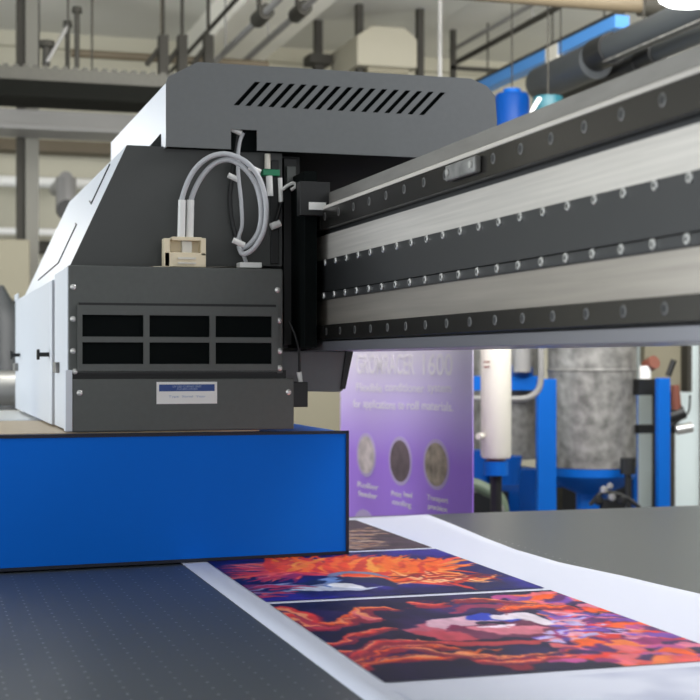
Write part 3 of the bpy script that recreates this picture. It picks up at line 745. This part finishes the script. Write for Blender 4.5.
for k, (u, v, hw, hh, m, cap_a, cap_b) in enumerate(((367, 455, 9.5, 22, 'banner_photo_a', 'Roller', 'feeder'), (401, 461, 11.5, 24.5, 'banner_photo_b', 'Print head', 'cooling'), (437, 464.5, 13, 25.5, 'banner_photo_c', 'Transport', 'precision'))):
    s_, z_ = loc_b(u, v); rx = (loc_b(u+hw, v)[0]-loc_b(u-hw, v)[0])/2; rz = (loc_b(u, v-hh)[1]-loc_b(u, v+hh)[1])/2
    for (q, mm, nm, yy_) in ((1.0, 'banner_ring', 'picture_ring', -0.0040), (0.85, m, 'picture', -0.0052)):
        pts = [(s_+rx*q*math.cos(2*PI*i/32), z_+rz*q*math.sin(2*PI*i/32)) for i in range(32)]
        o = MB().prismY(pts, yy_-0.0008, yy_+0.0008).build(nm, M[mm], ban)
    btext('caption', cap_a, u-9, v+hh+8.5, u+12, v+hh+9.5, 5.5)
    btext('caption', cap_b, u-8, v+hh+17.5, u+11, v+hh+18.5, 5.5)
s_, z_ = loc_b(365, 530); pts = [(s_+0.13*math.cos(2*PI*i/32), z_+0.10*math.sin(2*PI*i/32)) for i in range(32)]
MB().prismY(pts, -0.0048, -0.0032).build('picture_ring', M['banner_ring'], ban)

# ================================================================== MACHINES BEHIND THE TABLE (seen under the beam)
def vcyl(mb, u, d, rpx, v0=None, v1=None, z0=None, z1=None, r2=None):
    p = at(u, 360, d); r = rpx*d/FPX
    za = z0 if z0 is not None else at(u, v0, d).z; zb_ = z1 if z1 is not None else at(u, v1, d).z
    return mb.cyl((p.x, p.y, za), (p.x, p.y, zb_), r, r if r2 is None else r2*d/FPX, 40)
def vbox(u0, u1, v0, v1, d, dep, z0=None, z1=None):
    p = at((u0+u1)/2, 360, d); hw = abs(u1-u0)/2*d/FPX*1.0
    za = z0 if z0 is not None else at(u0, v1, d).z; zb_ = z1 if z1 is not None else at(u0, v0, d).z
    return MB().box(p.x-hw, p.x+hw, p.y-dep/2, p.y+dep/2, za, zb_)
D = 8.6
tk = at(592, 360, D); tr = 44*D/FPX
hop = thing('galvanised_hopper', 'grey galvanised drum on blue legs with blue funnel bottom', 'hopper', (tk.x, tk.y, FZ))
zt0 = at(592, 466, D).z
vcyl(MB(), 592, D, 44, z0=zt0, z1=1.35).build('drum', M['galv'], hop, smooth=True)
MB().lathe((tk.x, tk.y, zt0), [(tr*0.99, 0.0), (tr*0.99, -0.05), (tr*0.78, -0.11), (tr*0.36, -0.16), (tr*0.34, -0.5)]).build('funnel', M['bluepaint'], hop, smooth=True)
for (zz) in (at(592, 370, D).z,):
    MB().lathe((tk.x, tk.y, zz), [(tr*1.0, -0.012), (tr*1.02, 0), (tr*1.0, 0.012)]).build('seam_band', M['galv'], hop, smooth=True)
def leg(u0, u1, v0, d):
    vbox(u0+1, u1-1, v0, 0, d, 0.04, z0=FZ).build('leg', M['bluepaint'], hop, bevel=0.004)
leg(535, 557, 379, 8.3); leg(655, 670.5, 378, 8.3); leg(631, 638, 385, 9.0)
vbox(556, 628, 474, 560, 9.3, 0.1, z0=FZ).build('rear_screen', M['black'], hop)
vbox(545, 560, 470, 486, 8.95, 0.2).build('cross_beam', M['bluepaint'], hop)
vbox(634, 658, 379, 395, 8.45, 0.08).build('cross_beam', M['black'], hop)
vbox(634, 678, 424.5, 433, 8.5, 0.06).build('cross_beam', M['black'], hop)
vb = thing('valve_cluster', 'silver valve fittings beneath the blue funnel of the hopper', 'valve', at(600, 497, 8.1))
for (u, v, r) in ((604, 490, 4), (598, 500, 5), (612, 497, 4), (622, 500, 5), (610, 486, 3)):
    p = at(u, v, 8.1); MB().lathe(p, [(0.003, -r*0.006), (r*0.0056, -r*0.003), (r*0.0056, r*0.003), (0.003, r*0.006)], 12).build('valve_body', M['silver'] if r < 5 else M['black'], vb, smooth=True)
MB().tube([at(590, 505, 8.1), at(604, 492, 8.1), at(625, 497, 8.1), at(640, 508, 8.1)], 0.012).build('valve_pipe', M['black'], vb, smooth=True)
p = at(606, 505, 8.1); MB().box(p.x-0.02, p.x+0.02, p.y, p.y+0.04, FZ, p.z+0.03).build('valve_stand', M['black'], vb)
p = at(628, 470, 8.25)
tag(MB().cyl(at(628, 458, 8.25), at(628, 474, 8.25), 0.045).cyl(at(628, 474, 8.25), (at(628, 474, 8.25).x, at(628, 474, 8.25).y, FZ), 0.02).build('level_sensor', M['black'], None, smooth=True), 'black round level sensor on a rod at the right foot of the galvanised drum', 'sensor')

# white filter housing
fh = at(496, 360, 7.4); fl_ = thing('filter_housing', 'tall cream white cylinder filter beside the purple banner', 'filter', (fh.x, fh.y, FZ))
r = 15.3*7.4/FPX
MB().lathe((fh.x, fh.y, 0), [(r*0.9, at(0, 458, 7.4).z), (r, at(0, 455, 7.4).z), (r, 0.9), (r*0.9, 0.93)]).build('cylinder', M['cream'], fl_, smooth=True)
MB().cyl((fh.x, fh.y, at(0, 462, 7.4).z), (fh.x, fh.y, at(0, 457, 7.4).z), r*0.62, n=24).build('base_ring', M['brown'], fl_, smooth=True)
MB().cyl((fh.x, fh.y, at(0, 475, 7.4).z), (fh.x, fh.y, at(0, 461, 7.4).z), r*0.8, n=24).build('drain_bowl', M['bluepaint'], fl_, smooth=True)
MB().cyl((fh.x, fh.y, FZ), (fh.x, fh.y, at(0, 474, 7.4).z), 0.03).build('stand', M['black'], fl_)
p = at(482, 436, 7.36); MB().cyl(p, p+Vector((-0.03, -0.02, 0)), 0.016).build('drain_cock', M['cream'], fl_, smooth=True)
for v in (362, 367):
    p = at(486, v, 7.31); MB().box(p.x-0.012, p.x+0.02, p.y-0.003, p.y+0.003, p.z-0.004, p.z+0.004).build('printed_mark', M['brown'], fl_)
# bent grey pipe
tag(MB().tube([at(547.3, 265, 8.52), at(544, 267, 8.2), at(541, 280, 7.9), at(541, 345, 7.9), at(541, 378, 7.9), at(538, 390, 7.9), at(530, 397, 7.9), at(515, 399, 7.9), at(470, 398.5, 7.9), at(440, 398.5, 7.9)], 0.017, 12).build('bent_pipe', M['greysteel'], None, smooth=True), 'thin bent grey pipe passing behind the cream filter cylinder', 'pipe')
# blue manifold behind
mf = at(500, 380, 8.7); man = thing('blue_filter_frame', 'blue metal filter frame with grey vessel behind the cream cylinder', 'machine', (mf.x, mf.y, FZ))
vbox(462, 538, 376, 390, 8.7, 0.2).build('cross_beam', M['bluepaint'], man)
p = at(520, 376, 8.7); MB().lathe(p, [(0.05, -0.03), (0.08, 0), (0.08, 0.05), (0.04, 0.07)], 20).build('cap', M['blueplastic'], man, smooth=True)
vcyl(MB(), 506, 9.0, 33, z0=at(0, 458, 9).z, z1=1.2).build('vessel', M['galv'], man, smooth=True)
vcyl(MB(), 522, 8.6, 9, 344, 372).build('vessel_neck', M['greysteel'], man, smooth=True)
vcyl(MB(), 505, 8.2, 14, 484, 456, r2=17).build('collector_bowl', M['blueplastic'], man, smooth=True)
vcyl(MB(), 478, 8.3, 15, 490, 450).build('collector_bowl', M['blueplastic'], man, smooth=True)
vbox(508, 536, 468, 530, 8.8, 0.3, z0=FZ).build('base_cabinet', M['blueplastic'], man)
vbox(462, 512, 490, 530, 8.9, 0.3, z0=FZ).build('base_cabinet', M['black'], man)
tag(MB().tube([at(455, 490, 7.9), at(470, 484, 7.9), at(485, 489, 7.9), at(500, 500, 7.9), at(504, 530, 7.9)]+[Vector((at(506, 560, 7.9).x, at(506, 560, 7.9).y, FZ+0.03))], 0.035, 12).build('hose', M['hosegreen'], None, smooth=True), 'dull green hose looping low to the left of the blue hopper leg', 'hose')
tag(MB().lathe((at(499, 0, 7.7).x, at(499, 0, 7.7).y, FZ), [(0.06, 0), (0.06, 0.55), (0.02, 0.68)], 16).build('floor_cylinder', M['galv'], None, smooth=True), 'small grey pointed cylinder low beneath the cream filter', 'canister')
# right hand pale cabinet
cb0 = at(680, 400, 9.6); cab = thing('pale_cabinet', 'pale blue-white tall cabinet behind the blue hopper legs', 'cabinet', (cb0.x, cb0.y, FZ))
vbox(632, 760, 345, 505, 9.8, 0.5, z0=FZ, z1=1.0).build('body', M['paleblue'], cab, bevel=0.01)
x_ = at(695, 0, 9.5); MB().box(x_.x-0.006, x_.x+0.006, x_.y-0.09, x_.y-0.06, FZ+0.1, 0.95).build('door_seam', M['greysteel'], cab)
ctl = thing('control_panel', 'beige wall panel with brown frame above the pale cabinet front', 'panel', at(668, 370, 9.2))
vbox(640, 688, 300, 391, 9.2, 0.06).build('panel_board', M['olive'], ctl)
vbox(684, 689, 300, 392, 9.15, 0.08).build('panel_frame', M['darksteel'], ctl)
vbox(655, 672, 380, 391, 9.3, 0.1, z0=FZ).build('panel_stand', M['darksteel'], ctl)
p = at(652, 364, 9.1)
reg = thing('pressure_regulator', 'white and rust brown regulator on top of the black cross bar', 'regulator', at(650, 378, 8.45))
MB().cyl(at(645, 378.7, 8.45), at(645, 366, 8.45), 0.035).build('regulator_cup', M['white'], reg, smooth=True)
MB().cyl(at(650, 366, 8.45)+Vector((0, 0.03, 0)), at(652, 362, 8.45)+Vector((0, -0.03, 0)), 0.04).build('dial', M['brown'], reg, smooth=True)
mt = thing('pump_fitting', 'brown metal valve body fixed right of the right blue leg', 'fitting', at(678, 415, 8.4))
MB().cyl(at(677, 416, 8.4), at(675, 385, 8.4), 0.03, 0.025).build('pump_barrel', M['brown'], mt, smooth=True)
MB().cyl(at(670, 417, 8.4), at(684, 412, 8.4), 0.04).build('pump_head', M['black'], mt, smooth=True)
MB().cyl(at(668, 376, 8.4), at(674, 360, 8.4), 0.018).build('pump_spout', M['black'], mt, smooth=True)
MB().tube([at(690, 395, 8.4), at(689, 410, 8.4), at(683, 418, 8.4), at(664, 432, 8.4)], 0.006).build('wire', M['black'], mt, smooth=True)
MB().cyl(at(676, 430, 8.4), at(692, 427, 8.4), 0.03).build('glass_bowl', M['silver'], mt, smooth=True)

# cream backing cabinet seen below the carriage arm
cc = at(320, 410, 10.5)
cbk = thing('cream_cabinet', 'cream cabinet far behind, seen between carriage and purple banner', 'cabinet', (cc.x, cc.y, FZ))
MB().box(cc.x-0.5, cc.x+0.45, cc.y-0.2, cc.y+0.2, FZ, 0.9).build('body', M['olive'], cbk, bevel=0.01)

# ================================================================== LEFT BACKGROUND
def xbar(name, v0, v1, Y, x0, x1, dep, m, label, cat):
    za = onY(0, v0, Y).z; zb_ = onY(0, v1, Y).z
    return tag(MB().box(x0, x1, Y, Y+dep, zb_, za).build(name, m, None), label, cat)
def yy(u, v, Y): return onY(u, v, Y)
# cable tray hanging
tray = thing('cable_tray', 'wide black and grey cable tray hanging across the upper left', 'cable tray', (1.0, 9.1, onY(0, 95, 9).z))
z0, z1, z2 = onY(0, 95, 9).z, onY(0, 78, 9).z, onY(0, 62, 9).z; z2_tray = z2
MB().box(-1.5, 2.6, 9.0, 9.4, z0, z1).build('tray_channel', M['traydark'], tray)
mb = MB().box(-1.5, 2.6, 9.02, 9.06, z1, z2-0.015)
for k in range(70): mb.box(-1.5+k*0.06, -1.5+k*0.06+0.03, 9.02, 9.06, z2-0.015, z2)
mb.build('tray_side', M['traymid'], tray)
for u in (92, 39, 68):
    p = onY(u, 70, 9.03); MB().cyl((p.x, 9.03, z1), (p.x, 9.03, CZ), 0.006, n=10).build('hanger_rod', M['darksteel'], tray)
# tripod-like brackets on top of the tray
for i, (u0, v0, u1, v1, rr, lbl) in enumerate(((77, 62, 77, 8, 0.022, 'straight dark post with round top standing above the cable tray'), (67.5, 77.5, 67.5, 22, 0.02, 'short dark post just left of the taller post on the tray'), (46, 62, 47, 42, 0.035, 'stubby black fitting at far left on the cable tray'))):
    PYY = 9.16 if u0 == 67.5 else 9.04; base = onY(u0, v0, PYY); base.z = base.z if u0 == 67.5 else z2_tray; o = tray
    q_ = MB().cyl(base, onY(u1, v1, PYY), rr*0.7, rr*0.8, 12).build('pipe_post', M['darksteel'], tray, smooth=True)
    q2_ = MB().cyl(onY(u1, v1+5, PYY), onY(u1, v1-1, PYY), rr*1.5, rr*1.3, 12).build('post_cap', M['darksteel'], q_, smooth=True)
MB().cyl(onY(47, 62, 8.99), onY(68, 26, 9.04), 0.012, n=10).build('brace_rod', M['greysteel'], tray, smooth=True)
tag(MB().box(onY(0, 0, 10).x-2, 2.3, 10.0, 10.25, onY(0, 128, 10).z, onY(0, 108, 10).z).box(onY(0, 0, 10).x-2, 2.3, 9.9, 10.3, onY(0, 130, 10).z, onY(0, 126, 10).z).build('steel_girder', M['greysteel'], None, bevel=0.004), 'pale grey horizontal steel girder below the black cable tray', 'girder')
o = thing('steel_column', 'grey steel column standing at the left behind the carriage', 'column', (onY(32, 0, 10.3).x, 10.4, FZ))
x_ = onY(32, 0, 10.35).x; MB().box(x_-0.045, x_+0.045, 10.32, 10.5, FZ, CZ).build('column_shaft', M['column'], o)
MB().box(x_-0.10, x_-0.045, 10.36, 10.5, FZ, CZ).build('column_flange', M['darksteel'], o)
for v, rr, lbl in ((181, 0.045, 'upper white horizontal pipe along the back wall at left'), (231, 0.03, 'lower white horizontal pipe along the back wall at left')):
    z_ = onY(0, v, 11.6).z
    tag(MB().cyl((-2, 11.6, z_), (3.4, 11.6, z_), rr).build('wall_pipe', M['white'], None, smooth=True), lbl, 'pipe', 'white wall pipes')
z_ = onY(0, 143, 11.7).z
tag(MB().box(-2, 3.4, 11.75, 12.0, z_-0.04, z_+0.05).build('wall_band', M['brownpipe'], None), 'brownish strip standing for a shadow line along the back wall behind the column', 'ledge')  # strip coloured as a shadow line on the wall
z_ = onY(0, 235, 11.7).z
tag(MB().box(-2, 3.2, 11.8, 12.0, z_-0.12, z_-0.03).build('wall_band', M['darksteel'], None), 'dark ledge along the back wall below the lower white pipe', 'ledge')
vp = thing('vertical_pipe_end', 'grey downward pipe with dark open mouth at left of the carriage', 'pipe', onY(66, 200, 10.8))
MB().cyl(onY(66, 213, 10.8), onY(66, 178, 10.8), 0.075, n=24).build('pipe_body', M['greysteel'], vp, smooth=True)
p0 = onY(66, 205, 10.8); MB().cyl(p0+Vector((0, -0.08, -0.04)), p0+Vector((0, 0.0, -0.04)), 0.072, n=24).build('pipe_mouth', M['black'], vp, smooth=True)
p0 = onY(66, 178, 10.8); MB().cyl(p0, (p0.x, 11.58, p0.z), 0.05, n=16).build('pipe_stub', M['greysteel'], vp, smooth=True)
x1_ = onY(27, 0, 10).x
oc = thing('olive_cabinet', 'olive beige wall cabinet at the far left edge', 'cabinet', (x1_-0.6, 9.9, FZ))
MB().box(x1_-1.4, x1_, 9.75, 10.2, onY(0, 300, 9.75).z, onY(0, 239, 9.75).z).build('cabinet_box', M['olive'], oc, bevel=0.01)
MB().box(x1_-1.3, x1_-0.05, 9.85, 10.15, FZ, onY(0, 300, 9.75).z).build('cabinet_plinth', M['darksteel'], oc)
p = onY(2, 340, 8.6)
tag(MB().lathe((p.x-0.02, 8.6, FZ), [(0.14, 0), (0.14, 0.78+0.9), (0.10, 0.86+0.9), (0.03, 0.98+0.9)], 30).build('gas_cylinder', M['ducthose'], None, smooth=True), 'dark grey cylinder at the left edge below the olive cabinet', 'cylinder')
z_ = onY(5, 388, 7.3).z; rr = 17*7.2/FPX
dd = thing('silver_duct', 'shiny silver round duct behind the white counter at left edge', 'duct', (0, 7.3, z_-rr))
MB().cyl((-1.6, 7.3, z_), (0.95, 7.3, z_), rr, n=32).build('duct_tube', M['silver'], dd, smooth=True)
for x_ in (-0.4, 0.6): MB().box(x_-0.02, x_+0.02, 7.25, 7.35, FZ, z_-rr+0.01).build('duct_stand', M['greysteel'], dd)

# ================================================================== CEILING SERVICES
def yline(u, v, z):        # X of a Y-parallel line through this sight line at height z
    rr_ = (HOR-v)/(u+90.0); return (z-CAMZ)/(rr_*1.0452)
def ypipe(name, u, v, z, r, y0, y1, m, label, cat='pipe', group=None, hang=True):
    x = yline(u, v, z); o = thing(name, label, cat, (x, (y0+y1)/2, z), group)
    MB().cyl((x, y0, z), (x, y1, z), r, n=20).build('pipe_run', m, o, smooth=True)
    if hang:
        for y in (y0+0.4*(y1-y0), y0+0.75*(y1-y0)): MB().cyl((x, y, z), (x, y, 3.0 if 2.15 < x < 2.72 else CZ), 0.006, n=8).build('hanger_rod', M['greysteel'], o)
    return x
ypipe('ceiling_pipe', 225, 52, 2.75, 0.022, 4.0, 11.9, M['greysteel'], 'left of the two thin grey pipes under the white soffit', group='pipes under the soffit')
ypipe('ceiling_pipe', 268, 40, 2.85, 0.022, 4.0, 11.9, M['greysteel'], 'right of the two thin grey pipes under the white soffit', group='pipes under the soffit')
for (u, v, z, l_) in ((262, 3, 2.75, 'left'), (300, 6, 2.85, 'right')):
    x = yline(225 if z < 2.8 else 268, 52 if z < 2.8 else 40, z)
    pY = onX(u, v, x).y
    tag(MB().cyl((x, pY-0.12, z), (x, pY+0.12, z), 0.05, n=16).cyl((x-0.02, pY, z), (x-0.02, pY, z+0.2), 0.015).build('pipe_coupling', M['darksteel'], None, smooth=True), 'dark coupling clamped on the %s thin pipe under the soffit' % l_, 'coupling')
ypipe('ceiling_pipe', 195, 45, 2.9, 0.015, 4.0, 11.9, M['darksteel'], 'thin dark pipe left of the white soffit', hang=True)
for k, u in enumerate((163, 182, 208)):
    YH_ = 9.6+0.15*k; p = onY(u, 55, YH_)
    o = thing('pipe_hanger', ['left of three dark hangers behind the carriage hood corner', 'middle of three dark hangers behind the carriage hood corner', 'right of three dark hangers nearest the white soffit'][k], 'hanger', (p.x, YH_, CZ), 'dark pipe hangers')
    MB().cyl((p.x, YH_, p.z), (p.x, YH_, CZ), 0.012, n=8).build('hanger_rod', M['darksteel'], o)
    MB().box(p.x-0.03, p.x+0.03, YH_-0.05, YH_+0.05, onY(u, 80, YH_).z, onY(u, 36, YH_).z).build('hanger_clamp', M['darksteel'], o)
    MB().cyl((p.x-0.11, YH_, onY(u, 66, YH_).z), (p.x, YH_, onY(u, 44, YH_).z), 0.018, n=8).build('hanger_strut', M['darksteel'], o)
p = onY(120, 56, 10.5)
tag(MB().cyl((p.x-0.35, 10.5, p.z), (p.x+1.1, 10.5, p.z), 0.03).cyl((p.x+0.3, 10.5, p.z), (p.x+0.3, 10.5, CZ), 0.008).cyl((p.x-0.2, 10.5, p.z), (p.x-0.2, 10.5, CZ), 0.008).build('cross_pipe', M['brownpipe'], None, smooth=True), 'brown horizontal pipe above the cable tray left of the hood', 'pipe')
# ventilation box
vx = at(384, 50, 10.8)
vent = thing('ventilation_box', 'cream ventilation box hanging from ceiling above the carriage hood', 'vent', (vx.x, vx.y, CZ))
b0, b1 = at(352, 68, 10.8), at(418, 28, 10.8)
MB().prismY([(b0.x, b0.z), (b1.x, b0.z), (b1.x, b1.z-0.08), (b1.x-0.1, b1.z), (b0.x+0.12, b1.z), (b0.x, b1.z-0.08)], 10.2, 10.9).build('box_body', M['ventbox'], vent, bevel=0.01)
MB().box(b0.x+0.1, b1.x-0.05, 10.25, 10.85, b0.z-0.04, b0.z).build('box_underside', M['olive'], vent)
for x_ in (b0.x+0.05, b1.x+0.06): MB().box(x_-0.02, x_+0.03, 10.3, 10.36, b0.z-0.05, CZ).build('box_hanger', M['darksteel'], vent)
p = at(440, 60, 9.0)
tag(MB().cyl((p.x, p.y, 2.2), (p.x, p.y, CZ), 0.014, n=12).build('drop_rod', M['greysteel'], None, smooth=True), 'pale vertical rod dropping from the ceiling behind the carriage hood', 'rod')
p = onY(318, 50, 10.9)
tag(MB().box(p.x-0.035, p.x+0.035, 10.85, 10.95, 2.2, CZ-0.35).box(p.x-0.09, p.x+0.09, 10.8, 11.0, CZ-0.35, CZ-0.28).box(p.x-0.03, p.x+0.03, 10.87, 10.93, CZ-0.28, CZ).build('drop_post', M['darksteel'], None), 'dark post dropping beside the soffit left of the ventilation box', 'post')
ypipe('ceiling_pipe', 520, 28, 3.05, 0.022, 5.0, 11.2, M['darksteel'], 'thin dark pipe running under the ceiling right of the pale rod')
ypipe('ceiling_pipe', 498, 24, 3.15, 0.018, 5.0, 11.2, M['greysteel'], 'thin grey pipe close beside the thin dark ceiling pipe')
p = onY(453, 60, 10.9)
tag(MB().box(p.x-0.02, p.x+0.02, 10.88, 10.92, 2.2, CZ).box(p.x-0.02, p.x+0.95, 10.88, 10.92, onY(470, 69, 10.9).z-0.015, onY(470, 69, 10.9).z+0.015).build('pipe_bracket', M['darksteel'], None), 'dark pipe bracket with horizontal bar behind the right hood corner', 'pipe')
# light blue cable tray going away
bt = yline(540, 62, 2.75)
tr_ = thing('blue_cable_tray', 'light blue cable tray running away beneath the ceiling', 'cable tray', (bt, 9.5, 2.75))
MB().box(bt-0.05, bt+0.05, 8.35, 11.4, 2.72, 2.80).build('tray', M['lightblue'], tr_)
MB().box(bt-0.06, bt+0.02, 8.35, 11.4, 2.80, 2.82).build('tray_lid', M['darksteel'], tr_)
for y in (8.6, 9.4, 10.6): MB().cyl((bt, y, 2.79), (bt, y, CZ), 0.007, n=8).build('hanger_rod', M['darksteel'], tr_)
MB().box(bt-0.055, bt+0.055, 9.2, 9.4, 2.68, 2.81).build('tray_joint', M['cream'], tr_)
MB().cyl((bt+0.07, 8.4, 2.67), (bt+0.07, 9.5, 2.67), 0.02, n=10).build('pale_conduit', M['cream'], tr_, smooth=True)
# big dark ducts
rD = 0.080; xD = 3.99; zD = CAMZ + .444*xD*1.0452
du = thing('ventilation_duct', 'large charcoal round duct running above the beam at top right', 'duct', (xD, 7, zD))
MB().cyl((xD, 3.0, zD), (xD, 7.9, zD), rD, n=36).build('duct_run', M['ducthose'], du, smooth=True)
MB().cyl((xD, 7.78, zD), (xD, 8.0, zD), rD*1.2, n=36).build('duct_flange', M['black'], du, smooth=True)
MB().cyl((xD, 8.0, zD-0.03), (xD, 8.8, zD-0.03), 0.113, n=36).build('duct_end_section', M['ducthose'], du, smooth=True)
MB().cyl((xD-0.05, 3.0, zD-rD), (xD-0.05, 7.8, zD-rD), 0.006, n=10).build('side_conduit', M['galv'], du, smooth=True)
for y in (4.5, 7.4, 8.5): MB().cyl((xD, y, zD+rD*0.9), (xD, y, CZ), 0.005, n=8).build('hanger_rod', M['darksteel'], du)
x2 = 4.22; z2_ = CAMZ + .411*x2*1.0452
ds = thing('small_duct', 'thinner dark duct just below the large charcoal duct', 'duct', (x2, 6, z2_))
MB().cyl((x2, 3.0, z2_), (x2, 7.75, z2_), 0.05, n=28).build('duct_run', M['ducthose'], ds, smooth=True)
MB().cyl((x2, 7.65, z2_), (x2, 7.85, z2_), 0.07, n=28).build('duct_flange', M['black'], ds, smooth=True)
MB().cyl((x2, 7.85, z2_-0.02), (x2, 8.9, z2_-0.02), 0.07, n=28).build('duct_end_section', M['black'], ds, smooth=True)
for y in (4, 6.5): MB().cyl((x2+0.02, y, z2_), (x2+0.02, y, CZ), 0.004, n=8).build('hanger_rod', M['darksteel'], ds)
# tan lagged pipe at the very top
pz = at(640, 6, 8.0)
pY = onY(640, 4, 7.6)
tp = thing('lagged_pipe', 'tan lagged pipe crossing the very top right of the picture', 'pipe', (pY.x, 7.6, pY.z))
MB().cyl((1.5, 7.6, pY.z), (pY.x, 7.6, pY.z), 0.055, n=24).build('pipe_run', M['brownpipe'], tp, smooth=True)
MB().cyl((pY.x, 7.6, pY.z), (pY.x+0.16, 7.6, pY.z), 0.07, n=24).build('end_cap', M['darksteel'], tp, smooth=True)
for x_ in (2.0, 3.2): MB().cyl((x_, 7.6, pY.z), (x_, 7.6, 3.0 if 2.15 < x_ < 2.72 else CZ), 0.008, n=8).build('hanger_rod', M['greysteel'], tp)
# ceiling lamp
pl = at(692, -10, 6.0)
lm = thing('ceiling_lamp', 'bright white round lamp at the top right corner', 'lamp', (pl.x, pl.y, pl.z))
MB().lathe(pl, [(0.11, -0.055), (0.135, -0.04), (0.14, 0.0)], 36).build('diffuser', M['lamp'], lm, smooth=True)
MB().lathe(pl, [(0.145, 0.0), (0.145, 0.03), (0.08, 0.08)], 36).build('housing', M['greysteel'], lm, smooth=True)
MB().cyl((pl.x, pl.y, pl.z+0.07), (pl.x, pl.y, CZ), 0.01, n=8).build('lamp_rod', M['greysteel'], lm)
# hanging blue drum and teal vessel behind the beam
for nm, u, v0, v1, d, rp, m, lb, cat in (('blue_drum', 512, 94, 165, 9.3, 17.5, 'blueplastic', 'round blue drum hanging behind the beam right of the hood', 'drum'), ('teal_vessel', 548, 97, 165, 8.45, 16, 'teal', 'teal vessel hanging right of the blue drum', 'vessel')):
    p = at(u, v0, d); q = at(u, v1, d); r = rp*d/FPX
    o = thing(nm, lb, cat, (p.x, p.y, q.z))
    MB().lathe((p.x, p.y, 0), [(r*0.9, q.z), (r, q.z+0.03), (r, p.z-0.03), (r*0.9, p.z)], 32).build('vessel_body', M[m], o, smooth=True)
    MB().cyl((p.x, p.y, p.z), (p.x, p.y, CZ), 0.005, n=8).build('hanger_rod', M['darksteel'], o)
    if m == 'teal':
        MB().cyl(at(541, 118, 8.2), at(556, 108, 8.2), 0.022).build('white_arm', M['paleblue'], o, smooth=True)
        MB().tube([at(531, 125, 8.2), at(533, 110, 8.2), at(540, 98, 8.2)], 0.012).build('white_hose', M['white'], o, smooth=True)
    else:
        MB().cyl((p.x, p.y, p.z-0.01), (p.x, p.y, p.z+0.03), r*0.5, n=20).build('drum_cap', M['bluepaint'], o, smooth=True)
